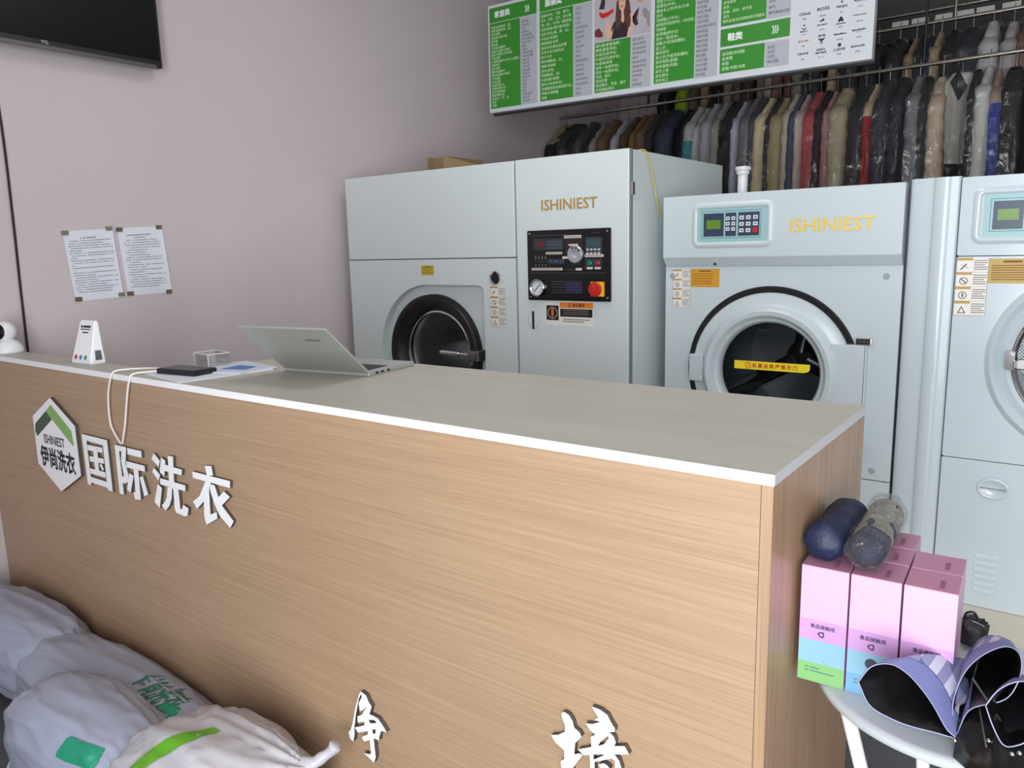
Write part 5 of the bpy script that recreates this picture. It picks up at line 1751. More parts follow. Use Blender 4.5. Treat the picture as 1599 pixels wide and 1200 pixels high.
# ------------------------------------------------------------------ clothes rails
RAILM = mat('rail_chrome', (190, 182, 170), 0.25, metal=1.0)
LR_Y, LR_Z = 5.40, 2.516
UR_Y, UR_Z = 5.90, 2.872
t = thing('clothes_rail', 'lower long metal clothes rail behind the machines', 'rail', (-1.0, LR_Y, LR_Z), group='clothes rails')
bm = B()
tube(bm, [(XL + 0.001, LR_Y, LR_Z), (1.5, LR_Y, LR_Z + 0.016)], 0.0125, 14)
obj('pipe', bm, RAILM, t, True)
for x in (-2.72, -0.9, 1.2):
    bm = B()
    tube(bm, [(x, LR_Y, LR_Z), (x, LR_Y, 3.5)], 0.008, 8)
    obj('drop_rod', bm, BLACK, t)
t = thing('clothes_rail', 'upper metal clothes rail, higher and farther back than the other', 'rail', (-1.0, UR_Y, UR_Z), group='clothes rails')
bm = B()
tube(bm, [(XL + 0.001, UR_Y, UR_Z), (1.6, UR_Y, UR_Z + 0.004)], 0.0125, 14)
obj('pipe', bm, RAILM, t, True)
for x in (-2.9, -0.82, 1.3):
    bm = B()
    tube(bm, [(x, UR_Y, UR_Z), (x, UR_Y, 3.5)], 0.008, 8)
    obj('drop_rod', bm, RAILM, t)

# ------------------------------------------------------------------ garments
WIRE = mat('hanger_wire', (120, 118, 116), 0.35, metal=0.8)


def fabric(c, quilt=False):
    nm = 'fabric_%d_%d_%d%s' % (c[0], c[1], c[2], '_padded' if quilt else '')
    return mat(nm, c, 0.8, spec=0.25, var=0.10, vscale=9, bump=0.25, bscale=22, stretch=(1, 1, 0.45))


def ring(bm, cx, cy, z, hx, hy, n, fn, power=0.75):
    vs = []
    for i in range(n):
        a = 2 * PI * i / n
        ca, sa = math.cos(a), math.sin(a)
        x = hx * math.copysign(abs(ca) ** power, ca)
        y = hy * math.copysign(abs(sa) ** power, sa)
        dx, dy = fn(x, y, z, a)
        vs.append(bm.verts.new((cx + x + dx, cy + y + dy, z)))
    return vs


def loft(bm, rings, cap=True):
    for A, C in zip(rings, rings[1:]):
        for i in range(len(A)):
            bm.faces.new((A[i - 1], A[i], C[i], C[i - 1]))
    if cap:
        bm.faces.new(rings[0][::-1])
        bm.faces.new(rings[-1])


def garment(X, th, col, kind, label, y, zrail, group, seed, drop=0.0):
    rnd = random.Random(seed)
    rz = rnd.uniform(-0.045, 0.045)
    if kind == 'white':
        rz = math.radians(-52)
    if kind == 'wide':
        rz = math.radians(-38)
    L = {'coat': rnd.uniform(0.86, 1.08), 'film': rnd.uniform(0.80, 1.05), 'long': 1.25, 'quilt': 1.0, 'white': 0.82}.get(kind, 0.92)
    hw = rnd.uniform(0.195, 0.225)
    hx = max(0.020, min(th * 0.56, 0.055))
    if kind in ('white', 'wide'):
        hx = 0.05
    z0 = -0.075 - rnd.uniform(0, 0.03) - drop
    cat = 'garment'
    t = thing('hanging_coat', label, cat, (X, y, zrail), rz, group)
    ph, fr = rnd.uniform(0, 6), rnd.uniform(26, 40)

    def folds(x, yy, z, a):
        d = (z0 - z)
        f = 0.010 * min(1, d * 2.5) * math.sin(fr * yy + ph + 1.5 * math.sin(3 * z + ph))
        if kind == 'quilt':
            f += 0.010 * math.copysign(abs(math.sin(d * PI / 0.10)), 1) * (1 if x > 0 else -1) - 0.004
        nz = noise.noise(Vector((x * 9 + seed, yy * 6, z * 5)))
        return f + 0.008 * nz * min(1, d * 3), 0.012 * nz * min(1, d * 2)
    fm = fabric(col, kind == 'quilt')
    bm = B()
    prof = [(0.0, 0.055, 0.6), (0.025, 0.075, 0.75), (0.05, 0.115, 0.85), (0.085, 0.165, 0.95), (0.125, hw - 0.015, 1.0), (0.18, hw, 1.05), (0.28, hw * 0.98, 1.1), (0.40, hw * 0.97, 1.12), (0.52, hw * 1.03, 1.12), (0.66, hw * 1.10, 1.1), (0.80, hw * 1.17, 1.05), (0.90, hw * 1.21, 1.0), (1.0, hw * 1.24, 0.95)]
    steps = []
    for i in range(len(prof) - 1):
        a, b = prof[i], prof[i + 1]
        k = 1 if i < 4 else 3
        for j in range(k):
            s = j / k
            steps.append(tuple(a[q] * (1 - s) + b[q] * s for q in range(3)))
    steps.append(prof[-1])
    rings = []
    for d, w, tk in steps:
        dd = d if d < 0.19 else 0.18 + (d - 0.18) * (L - 0.18) / 0.82
        rings.append(ring(bm, 0, 0, z0 - dd, hx * tk, w, 26, folds))
    loft(bm, rings)
    mats = [fm]
    if kind == 'redtop':
        mats.append(mat('cream_cloth', (196, 172, 140), 0.8))
    if kind == 'blue':
        mats.append(mat('tan_cloth', (150, 124, 112), 0.8))
    if kind == 'white':
        mats.append(mat('black_cloth', (26, 25, 27), 0.75))
    body = obj('coat_body', bm, mats, t, 'all', local=True)
    if len(mats) > 1:
        for p in body.data.polygons:
            zc = p.center.z - z0
            if kind in ('redtop', 'blue') and zc > -0.22:
                p.material_index = 1
            if kind == 'white' and zc < -0.52:
                p.material_index = 1
    # sleeves
    for s in (-1, 1):
        bm = B()
        ln = min(0.62, L * 0.68)
        pts = catmull([(0, s * (hw - 0.045), z0 - 0.115), (0.004, s * (hw + 0.008), z0 - 0.18), (0.010, s * (hw + 0.045), z0 - 0.18 - ln * 0.35), (0.014, s * (hw + 0.065), z0 - 0.18 - ln * 0.7), (0.010, s * (hw + 0.075), z0 - 0.18 - ln)], 5)
        rr = []
        for i, p in enumerate(pts):
            f = i / (len(pts) - 1)
            r_ = 0.030 + 0.034 * min(1, f * 4) - 0.018 * f

            def sf(x, yy, z, a):
                nz = noise.noise(Vector((a * 1.2 + seed, z * 14, s * 3.0)))
                q = 0.006 * math.sin((z0 - z) * PI / 0.045) if kind == 'quilt' else 0.003 * math.sin(z * 60 + ph)
                return 0.007 * nz + q * math.copysign(1, x), 0.010 * nz
            rr.append(ring(bm, p.x, p.y, p.z, min(r_, hx * 1.15 + 0.006), r_, 14, sf, 0.9))
        loft(bm, rr)
        ms = [fm]
        if kind == 'teal':
            ms.append(mat('teal_cloth', (40, 140, 146), 0.7))
        if kind in ('white', 'redtop', 'blue'):
            ms.append(mats[1])
        so = obj('sleeve', bm, ms, t, 'all', local=True)
        if len(ms) > 1:
            for p in so.data.polygons:
                d = z0 - p.center.z
                if kind == 'teal' and 0.27 < d < 0.42:
                    p.material_index = 1
                if kind == 'white' and 0.46 < d < 0.52:
                    p.material_index = 1
                if kind in ('redtop', 'blue') and d < 0.22:
                    p.material_index = 1
    if kind == 'white':
        bm = B()
        for s in (-1, 1):
            v = [bm.verts.new(p) for p in ((hx * 0.9, s * 0.05, z0 + 0.012), (hx * 1.25, s * 0.105, z0 - 0.055), (hx * 1.5, s * 0.055, z0 - 0.16), (hx * 1.4, s * 0.008, z0 - 0.085),
                                           (hx * 0.7, s * 0.05, z0 + 0.010), (hx * 1.05, s * 0.10, z0 - 0.06), (hx * 1.3, s * 0.055, z0 - 0.163), (hx * 1.2, s * 0.008, z0 - 0.088))]
            for f in ((0, 1, 2, 3), (7, 6, 5, 4), (0, 4, 5, 1), (1, 5, 6, 2), (2, 6, 7, 3), (3, 7, 4, 0)):
                bm.faces.new([v[i] for i in f])
        obj('collar', bm, mats[1], t, local=True)
    # wire hanger
    bm = B()
    hook = [(0, 0.010 * math.cos(a) - 0.006, 0.006 + 0.016 * math.sin(a)) for a in (-0.6, 0.2, 1.0, 1.8, 2.6, 3.3)]
    hook = [(0, p[1] + 0.004, p[2]) for p in hook] + [(0, -0.006, -0.015), (0, 0.0, z0 + 0.01)]
    tube(bm, hook, 0.0018, 6)
    tube(bm, [(0, -hw + 0.06, z0 - 0.10), (0, 0, z0 + 0.012), (0, hw - 0.06, z0 - 0.10)], 0.0018, 6)
    obj('hanger', bm, WIRE, t, local=True)
    # clear dust cover
    if kind != 'coat' and kind != 'long':
        bm = B()
        rings = []
        n = 46
        cov = [(-0.012, 0.03, 0.4), (0.02, 0.07, 0.8), (0.05, 0.13, 0.95), (0.09, 0.195, 1.0), (0.14, hw + 0.045, 1.05), (0.17, hw + 0.075, 1.1)]
        zz = 0.17
        while zz < L + 0.06:
            zz += 0.025
            cov.append((zz, hw + 0.085 + 0.055 * min(1, (zz - 0.17) / 0.3) + 0.012 * math.sin(zz * 7 + ph), 1.15))
        for d, w, tk in cov:
            def cf(x, yy, z, a):
                nz = noise.noise(Vector((a * 2.6 + seed * 3.1, z * 3.5, 2.0)))
                n2 = 1 - 2 * abs(noise.noise(Vector((a * 4.0 + seed, z * 7.0 + a * 2, 5.0))))
                n3 = 1 - 2 * abs(noise.noise(Vector((a * 7.0 + seed, z * 16.0 - a * 5, 9.0))))
                return (0.006 * nz + 0.006 * n2 + 0.004 * n3) * (1 if x > 0 else -1), 0.014 * nz + 0.006 * n3
            rings.append(ring(bm, 0, 0, z0 - d, (hx * 1.1 + 0.018) * tk, w, n, cf, 0.6))
        loft(bm, rings, False)
        obj('dust_cover', bm, FILM, t, local=True)
    return t


for i, (X, th, c, kd, lab) in enumerate(LOWER_RAIL):
    garment(X, th, c, kd, lab, LR_Y, LR_Z + 0.0125 + 0.016 * (X + 3.5) / 5, 'garments on the lower rail', 11 + i)
for i, (X, th, c, kd, lab) in enumerate(UPPER_RAIL):
    garment(X, th, c, kd, lab, UR_Y, UR_Z + 0.0125, 'garments on the upper rail', 211 + i)

# ------------------------------------------------------------------ round side table and what stands on it
TC, TR = (-0.120, 1.405), 0.224
t = thing('side_table', 'small round white side table against the counter end', 'table', (TC[0], TC[1], 0))
bm = B()
lathe(bm, [(0.0, 0.727), (TR - 0.02, 0.727), (TR - 0.004, 0.729), (TR, 0.735), (TR, 0.741), (TR - 0.004, 0.7455), (TR - 0.012, 0.747), (0.0, 0.747)], (TC[0], TC[1], 0), 'z', 96)
obj('tabletop', bm, mat('table_white', (186, 191, 194), 0.3), t, True)
bm = B()
lathe(bm, [(TR - 0.035, 0.7265), (TR - 0.035, 0.71), (TR - 0.05, 0.71), (TR - 0.05, 0.7265)], (TC[0], TC[1], 0), 'z', 64)
obj('under_ring', bm, WHITEP, t, True)
for k in range(4):
    a = math.radians(206 + 90 * k)
    ca, sa = math.cos(a), math.sin(a)
    bm = B()
    tube(bm, [(TC[0] + 0.185 * ca, TC[1] + 0.185 * sa, 0.727), (TC[0] + 0.09 * ca, TC[1] + 0.09 * sa, 0.36), (TC[0] + 0.19 * ca, TC[1] + 0.19 * sa, 0.0)], 0.012, 14)
    obj('leg', bm, WHITEP, t, True)
bm = B()
tube(bm, [(TC[0] + 0.095 * math.cos(i * PI / 18), TC[1] + 0.095 * math.sin(i * PI / 18), 0.36) for i in range(37)], 0.008, 10)
obj('brace_ring', bm, WHITEP, t, True)

PINK = mat('box_pink', (206, 162, 196), 0.4)
PINKTOP = mat('box_pink_flap', (178, 124, 149), 0.45)
MAUVE = mat('box_mauve', (186, 142, 192), 0.4)
AQUA = mat('box_aqua', (130, 172, 192), 0.4)
LIME = mat('box_green', (120, 172, 106), 0.4)
SKY = mat('box_sky', (106, 158, 190), 0.4)
BINK = mat('box_ink', (70, 56, 92), 0.6)
BW, BD, BH = 0.0755, 0.079, 0.211
ZT = 0.747
BANG = math.radians(2.5)


def carton(col, row, label, bottom, rnd):
    x = -0.351 + col * 0.0785
    y = 1.281 + row * 0.0815
    c, s = math.cos(BANG), math.sin(BANG)
    ox, oy = -0.351 + (x + 0.351) * c - (y - 1.281) * s, 1.281 + (x + 0.351) * s + (y - 1.281) * c
    t = thing('pink_carton', label, 'carton', (ox, oy, ZT), BANG, 'pink cartons on the side table')
    bm = B()
    box(bm, 0, BW, 0, BD, 0, BH - 0.001, 0.0008, 1)
    o = obj('carton_body', bm, PINK, t, local=True)
    bm = B()
    box(bm, 0.0006, BW - 0.0006, 0.0006, BD - 0.002, BH - 0.001, BH)
    obj('top_flap', bm, PINKTOP, t, local=True)
    for (nm, z0, z1, m_) in (('mauve_band', 0.078, 0.115, MAUVE), ('aqua_band', 0.036, 0.078, AQUA), ('bottom_band', 0.0008, 0.036, bottom)):
        bm = B()
        box(bm, 0.0004, BW - 0.0004, -0.0004, 0.001, z0, z1)
        obj(nm, bm, m_, t, local=True)
    M_ = WM[t.name]

    def tx(body, size, u, v, m_, w=None):
        bmt = text_bm(body, size, (u, -0.0004, v), lift=0.0004, width=w, fat=0.00022)
        return obj('lettering', bmt, m_, t, local=True, recalc=False)
    tx('食品接触用', 0.0085, 0.018, 0.101, BINK, 0.039)
    bm = B()
    for k in range(3):
        a = PI / 2 + k * 2 * PI / 3
        ca, sa = math.cos(a), math.sin(a)

        def rp(x, y):
            return bm.verts.new((0.0365 + x * ca - y * sa, -0.0009, 0.0905 + x * sa + y * ca))
        bm.faces.new([rp(x, y) for x, y in ((0.0050, -0.0022), (0.0050, 0.0016), (0.0024, 0.0050), (0.0006, 0.0040), (0.0026, 0.0010), (0.0026, -0.0022))])
        bm.faces.new([rp(x, y) for x, y in ((0.0062, -0.0020), (0.0014, -0.0020), (0.0038, -0.0048))])
    obj('recycling_mark', bm, BINK, t, local=True)
    bm = B()
    box(bm, 0.023, 0.049, -0.0009, -0.0003, 0.0795, 0.0830)
    obj('small_print_bar', bm, mat('box_print_bar', (186, 140, 186), 0.5), t, local=True)
    bm = B()
    for (a, b, z) in ((0.012, 0.018, 0.0255), (0.021, 0.036, 0.0255), (0.012, 0.018, 0.0195), (0.021, 0.060, 0.0195)):
        box(bm, a, b, -0.0009, -0.0003, z, z + 0.0022)
    obj('small_print', bm, mat('box_small_print', (90, 120, 120), 0.6), t, local=True)
    bm = text_bm('食品接触', 0.0085, (BW * 0.72, 0.012, BH), right=(0, 1, 0), up=(-1, 0, 0), lift=0.0004, fat=0.0002)
    obj('lettering', bm, mat('box_top_ink', (150, 88, 128), 0.6), t, local=True, recalc=False)
    if row == 0 and col == 1:
        bm = B()
        lathe(bm, [(0.0, 0.0), (0.0095, 0.0), (0.0095, 0.0008), (0.0, 0.0008)], (BW * 0.50, -0.0012, 0.060), 'y', 28)
        obj('round_seal', bm, mat('seal_dark', (52, 52, 60), 0.4), t, local=True)
    if row == 0 and col == 0:
        bm = B()
        plate(bm, [(0.040, 0.0415), (0.0412, 0.0405), (0.0445, 0.0440), (0.0440, 0.0447)], [], front, -0.0006, -0.0005)
        obj('tick_mark', bm, mat('tick_grey', (110, 130, 140), 0.5), t, local=True)
    return t


carton(0, 0, 'front pink carton nearest the counter, green band at its foot', LIME, 0)
carton(1, 0, 'middle pink carton of the front row, with a round dark seal', SKY, 1)
carton(2, 0, 'right pink carton of the front row, half hidden by the umbrella', SKY, 2)
carton(0, 1, 'pink carton under the navy rolled pouch, behind the green footed one', LIME, 3)
carton(1, 1, 'pink carton in the second row behind the sealed one, partly under the bagged roll', SKY, 4)
carton(2, 1, 'pink carton at the back right, behind the half hidden front one', SKY, 5)
carton(1, 2, 'hindmost pink carton, in the third row behind the bagged roll', SKY, 6)


# rolled navy pouch and bagged roll lying on the cartons
def roll(bm, a, b, r, n=28, seg=30, amp=0.003, seed=0, ridge=10, squash=0.0):
    A, Bv = Vector(a), Vector(b)
    ax = (Bv - A)
    L = ax.length
    ax.normalize()
    s1 = ax.cross(Vector((0, 0, 1))).normalized()
    s2 = s1.cross(ax)
    rings = []
    for i in range(seg + 1):
        f = i / seg
        e = min(1.0, math.sin(min(f, 1 - f) * PI) * 4.0) if 0 < i < seg else 0.0
        e = e ** 0.45 if e > 0 else 0.0
        rr = []
        for k in range(n):
            a_ = 2 * PI * k / n
            nz = noise.noise(Vector((math.cos(a_) * 1.5 + seed, math.sin(a_) * 1.5, f * 5)))
            q = r * (0.18 + 0.82 * e) * (1 + squash * math.cos(2 * a_)) + amp * nz * 1.5 + amp * 0.4 * math.sin(ridge * a_) * (1 - e)
            rr.append(bm.verts.new(A + ax * (L * (0.02 + 0.96 * f)) + q * (math.cos(a_) * s1 + math.sin(a_) * s2)))
        rings.append(rr)
    for P, Q in zip(rings, rings[1:]):
        for k in range(n):
            bm.faces.new((P[k - 1], P[k], Q[k], Q[k - 1]))
    bm.faces.new(rings[0][::-1])
    bm.faces.new(rings[-1])
    return bm


NAVY = mat('navy_nylon', (20, 29, 58), 0.55, var=0.12, vscale=30, bump=0.3, bscale=60)
ZR = ZT + BH
bm = B()
roll(bm, (-0.326, 1.288, ZR + 0.0345), (-0.322, 1.50, ZR + 0.0345), 0.034, seed=2)
for v in bm.verts:
    v.co.x = max(v.co.x, -0.3605)
single('rolled_pouch', bm, NAVY, 'navy blue rolled pouch on the cartons, touching the counter end', 'pouch', smooth='all')
t = thing('bagged_roll', 'dark patterned roll in crinkled clear film, beside the navy pouch', 'roll', (-0.235, 1.42, ZR))
bm = B()
roll(bm, (-0.256, 1.290, ZR + 0.033), (-0.268, 1.535, ZR + 0.033), 0.029, seed=7)
obj('cloth_roll', bm, mat('dark_blue_print', (30, 37, 66), 0.7, var=0.5, vscale=70), t, 'all')
bm = B()
roll(bm, (-0.2585, 1.335, ZR + 0.033), (-0.268, 1.540, ZR + 0.033), 0.0305, seed=7, amp=0.001)
obj('paper_wrap', bm, mat('grey_paper_wrap', (150, 146, 134), 0.7, var=0.35, vscale=45), t, 'all')
bm = B()
roll(bm, (-0.2545, 1.272, ZR + 0.036), (-0.270, 1.560, ZR + 0.036), 0.034, n=40, seg=44, amp=0.0035, seed=5, ridge=9)
obj('film_bag', bm, clear('crinkled_film', (0.96, 0.96, 0.96, 1), 0.06, 0.5, 0.12, bump=1.0, bscale=70.0, milkfac=0.015, bdist=0.05), t, 'all')

# folded checked umbrella
t = thing('folded_umbrella', 'half folded lilac checked umbrella with black lining on the side table', 'umbrella', (-0.10, 1.27, ZT))
GING = gingham('lilac_check', ((196, 194, 212), (138, 138, 172), (102, 106, 146)), 0.030)
BORDER = mat('periwinkle_border', (114, 117, 164), 0.5, var=0.06, vscale=20)
LINING = mat('black_lining', (16, 15, 17), 0.32, bump=0.25, bscale=30)
PIPING = mat('pale_piping', (158, 160, 190), 0.5)


def resample(pts, n):
    P = catmull(list(pts) + [pts[0]], 8)
    d = [0.0]
    for a, b in zip(P, P[1:]):
        d.append(d[-1] + (b - a).length)
    out, j = [], 0
    for i in range(n):
        q = d[-1] * i / n
        while d[j + 1] < q:
            j += 1
        f = (q - d[j]) / max(1e-9, d[j + 1] - d[j])
        out.append(P[j].lerp(P[j + 1], f))
    return out


def lobe(rim, apex, inner, bulge, seed, bfrac=0.25):
    """one billow of the canopy: lining inside, border and check outside, piping on the lip"""
    n = 64
    R_ = resample(rim, n)
    C = sum(R_, Vector()) / n
    A, I = Vector(apex), Vector(inner)

    def surf(tt, i, tip, bl, off):
        p = R_[i]
        q = p.lerp(tip, tt)
        d = (p - C).normalized()
        q = q + d * bl * math.sin(PI * min(1, tt * 1.0)) * 0.6
        nz = noise.noise(Vector((q.x * 30 + seed, q.y * 30, q.z * 30)))
        q = q + d * (off + 0.004 * nz * min(1, tt * 4))
        q.z = max(q.z, ZT + 0.0016)
        return q
    for nm, m_, t0, t1, st in (('border_panel', BORDER, 0.0, bfrac, 5), ('checked_panel', GING, bfrac, 1.0, 10)):
        bm = B()
        uv = bm.loops.layers.uv.verify()
        rings = [[bm.verts.new(surf(t0 + (t1 - t0) * k / st * 0.97, i, A, bulge, 0.0012)) for i in range(n)] for k in range(st + 1)]
        for P, Q in zip(rings, rings[1:]):
            for i in range(n):
                f = bm.faces.new((P[i - 1], P[i], Q[i], Q[i - 1]))
                for lp in f.loops:
                    c = lp.vert.co
                    lp[uv].uv = ((c.x * 0.75 + c.z * 0.66), (c.z * 0.75 - c.x * 0.66))
        obj(nm, bm, m_, t, 'all')
    bm = B()
    rings = [[bm.verts.new(surf(k / 9 * 0.93, i, A, bulge, -0.0028 * min(1, k) + 0.0002)) for i in range(n)] for k in range(10)]
    for P, Q in zip(rings, rings[1:]):
        for i in range(n):
            bm.faces.new((P[i - 1], P[i], Q[i], Q[i - 1]))
    bm.faces.new(rings[-1])
    obj('black_lining', bm, LINING, t, 'all')
    bm = B()
    rr = [surf(0, i, A, 0, 0) for i in range(n)]
    tube(bm, rr + [rr[0]], 0.0008, 6, False)
    obj('lip_piping', bm, PIPING, t, 'all')


lobe([(-0.230, 1.170, 0.835), (-0.214, 1.178, 0.862), (-0.191, 1.195, 0.865), (-0.171, 1.205, 0.853), (-0.153, 1.205, 0.838), (-0.132, 1.195, 0.820), (-0.110, 1.180, 0.796), (-0.098, 1.183, 0.785), (-0.125, 1.170, 0.791), (-0.152, 1.165, 0.792), (-0.178, 1.160, 0.797), (-0.210, 1.160, 0.808)],
     (-0.105, 1.330, 0.835), (-0.150, 1.270, 0.800), 0.020, 1)
lobe([(-0.098, 1.190, 0.784), (-0.108, 1.215, 0.812), (-0.104, 1.225, 0.845), (-0.094, 1.235, 0.872), (-0.075, 1.235, 0.900), (-0.052, 1.230, 0.921), (-0.036, 1.220, 0.924), (-0.029, 1.205, 0.915), (-0.030, 1.195, 0.895), (-0.038, 1.190, 0.871), (-0.050, 1.180, 0.861), (-0.084, 1.180, 0.836)],
     (-0.085, 1.370, 0.860), (-0.060, 1.300, 0.860), 0.018, 2)
lobe([(-0.063, 1.140, 0.872), (-0.052, 1.138, 0.845), (-0.038, 1.130, 0.828), (-0.022, 1.128, 0.836), (-0.008, 1.135, 0.848), (0.012, 1.150, 0.872), (0.002, 1.165, 0.900), (-0.018, 1.168, 0.908), (-0.036, 1.160, 0.905), (-0.052, 1.150, 0.892)],
     (-0.020, 1.300, 0.840), (-0.025, 1.230, 0.845), 0.012, 3, 0.6)
# folds of lining between the billows and the lower skirt
bm = B()
n = 40
ra = [(-0.100, 1.190, 0.790), (-0.075, 1.165, 0.790), (-0.050, 1.140, 0.795), (-0.020, 1.118, 0.800), (0.030, 1.120, 0.800), (0.070, 1.200, 0.800), (0.060, 1.310, 0.800), (-0.040, 1.360, 0.800), (-0.10, 1.30, 0.79)]
lo = resample([(x * 1.0, y, ZT + 0.002) for x, y, z in ra], n)
hi = resample([(x * 0.96 - 0.002, y * 0.99 + 0.012, z + 0.015) for x, y, z in ra], n)
vl, vh = [bm.verts.new(p) for p in lo], [bm.verts.new(p + Vector((0, 0, 0.010 * math.sin(i * 1.7)))) for i, p in enumerate(hi)]
top = bm.verts.new((-0.04, 1.24, 0.862))
for i in range(n):
    bm.faces.new((vl[i - 1], vl[i], vh[i], vh[i - 1]))
    bm.faces.new((vh[i - 1], vh[i], top))
bm.faces.new(vl[::-1])
obj('folded_lining', bm, LINING, t, 'all')
for x, y, z in ((-0.0985, 1.182, 0.783), (-0.052, 1.150, 0.806), (-0.028, 1.128, 0.822), (-0.020, 1.127, 0.827), (-0.056, 1.155, 0.815)):
    bm = B()
    bmesh.ops.create_icosphere(bm, subdivisions=2, radius=0.0035, matrix=Matrix.Translation((x, y - 0.003, z)))
    obj('rib_tip', bm, CHROME, t, True)
bm = B()
tube(bm, [(-0.075, 1.195, 0.845), (-0.058, 1.150, 0.806), (0.02, 1.135, 0.775)], 0.002, 8)
tube(bm, [(-0.085, 1.20, 0.875), (-0.045, 1.16, 0.845)], 0.0015, 8)
obj('rib', bm, STEEL, t, True)

# small black bag behind the cartons
t = thing('black_bag', 'small black zipped bag behind the cartons and the umbrella', 'bag', (-0.107, 1.575, ZT))
bm = B()
bmesh.ops.create_uvsphere(bm, u_segments=28, v_segments=16, radius=1.0)
for v in bm.verts:
    c = v.co
    nz = noise.noise(c * 2.5)
    v.co = Vector((-0.118 + 0.024 * math.copysign(abs(c.x) ** 0.8, c.x) + 0.006 * nz, 1.575 + 0.030 * math.copysign(abs(c.y) ** 0.8, c.y) + 0.006 * nz, ZT + 0.027 + 0.026 * math.copysign(abs(c.z) ** 0.75, c.z) + 0.005 * nz * (c.z > -0.5)))
    v.co.z = max(v.co.z, ZT + 0.0005)
obj('bag_body', bm, mat('black_nylon', (30, 28, 34), 0.5, bump=0.3, bscale=80), t, 'all')
bm = B()
tube(bm, catmull([(-0.134, 1.575, ZT + 0.046), (-0.130, 1.575, ZT + 0.060), (-0.118, 1.575, ZT + 0.064), (-0.108, 1.575, ZT + 0.047)]), 0.0022, 8)
obj('handle', bm, BLACK, t, True)
bm = B()
tube(bm, catmull([(-0.137, 1.565, ZT + 0.046), (-0.118, 1.56, ZT + 0.053), (-0.100, 1.565, ZT + 0.046)]), 0.0014, 8)
obj('zip', bm, STEEL, t, True)

# ------------------------------------------------------------------ plastic laundry bags on the floor


def crumpled(name, col, rough):
    """thin white polythene with long sharp creases"""
    m = mat(name, col, rough, spec=0.5)
    nt = m.node_tree
    pb = nt.nodes['Principled BSDF']
    tc = nt.nodes.new('ShaderNodeTexCoord')
    mp = nt.nodes.new('ShaderNodeMapping')
    mp.inputs['Scale'].default_value = (0.55, 1.0, 1.0)
    mp.inputs['Rotation'].default_value = (0, 0.25, 0.3)
    nt.links.new(tc.outputs['Object'], mp.inputs['Vector'])
    n = nt.nodes.new('ShaderNodeTexNoise')
    n.noise_type = 'RIDGED_MULTIFRACTAL'
    n.inputs['Scale'].default_value = 6.5
    n.inputs['Detail'].default_value = 4
    n.inputs['Distortion'].default_value = 0.5
    nt.links.new(mp.outputs['Vector'], n.inputs['Vector'])
    bp_ = nt.nodes.new('ShaderNodeBump')
    bp_.inputs['Strength'].default_value = 0.75
    bp_.inputs['Distance'].default_value = 0.012
    nt.links.new(n.outputs['Fac'], bp_.inputs['Height'])
    nt.links.new(bp_.outputs['Normal'], pb.inputs['Normal'])
    return m


BAGM = crumpled('white_bag_shaded', (158, 163, 182), 0.36)  # white plastic with the bluish shade at the counter foot in its colour
BAGG = crumpled('white_bag_thin', (192, 191, 198), 0.36)
TEALP = mat('bag_print_teal', (32, 140, 108), 0.5, var=0.12, vscale=30)
LIMEP = mat('bag_print_lime', (96, 164, 34), 0.45)


def bag(name, label, c, r, seed, m, knot=None, lean=0.0, pw=0.80, amp=0.03):
    """slumped plastic sack: rounded box, sagging, wrinkled, flat on the floor and against the counter"""
    t = thing(name, label, 'bag', (c[0], c[1], 0), group='plastic laundry bags by the counter')
    bm = B()
    nu, nv = 120, 72
    rows_ = []
    K = Vector(knot) if knot else None
    for j in range(nv + 1):
        th = PI * j / nv
        row = []
        for i in range(nu):
            ph = 2 * PI * i / nu
            d = Vector((math.cos(th), math.sin(th) * math.cos(ph), math.sin(th) * math.sin(ph)))
            p = Vector([math.copysign(abs(q) ** pw, q) for q in d])
            nz = noise.noise(p * 1.1 + Vector((seed, 0, 0)))
            n2 = noise.noise(p * 2.2 + Vector((0, seed, 0)))
            w = 0.5 * n2
            n3 = max(0.0, 1 - 2.0 * abs(noise.noise(Vector((p.x * 1.1 + w, p.y * 2.6 + w, p.z * 2.6 + seed))))) ** 3
            n4 = max(0.0, 1 - 2.2 * abs(noise.noise(Vector((p.x * 2.4 + seed + w, p.y * 4.5, p.z * 4.5 + w))))) ** 3
            s = 1 + amp * 1.6 * nz + amp * 0.6 * n2 + amp * 1.5 * (n3 - 0.3) + amp * 0.7 * (n4 - 0.3)
            q = Vector((c[0] + r[0] * p.x * s, c[1] + r[1] * p.y * s, c[2] + r[2] * p.z * s))
            q.y += lean * (q.z - c[2])
            if K is not None:
                dd = (q - K)
                f = math.exp(-(dd.length / 0.17) ** 2)
                q = q.lerp(K, f * 0.62)
                ang = math.atan2(dd.z, dd.y)
                q += d * 0.008 * math.sin(ang * 17 + 2 * nz) * math.exp(-(dd.length / 0.33) ** 2)
            q.z = max(q.z, 0.002 + 0.003 * abs(n4))
            q.y = min(q.y, YF - 0.006 - 0.012 * abs(nz))
            q.x = max(q.x, XL + 0.006)
            row.append(q)
            if j in (0, nv):
                break
        rows_.append([bm.verts.new(q) for q in row])
    for P, Q in zip(rows_, rows_[1:]):
        for i in range(nu):
            k = (i + 1) % nu
            f = []
            for v in (P[i % len(P)], P[k % len(P)], Q[k % len(Q)], Q[i % len(Q)]):
                if v not in f:
                    f.append(v)
            if len(f) > 2:
                bm.faces.new(f)
    bmesh.ops.recalc_face_normals(bm, faces=bm.faces)
    tree = BVHTree.FromBMesh(bm)
    o = obj('bag_skin', bm, m, t, 'all', recalc=False)
    return t, tree


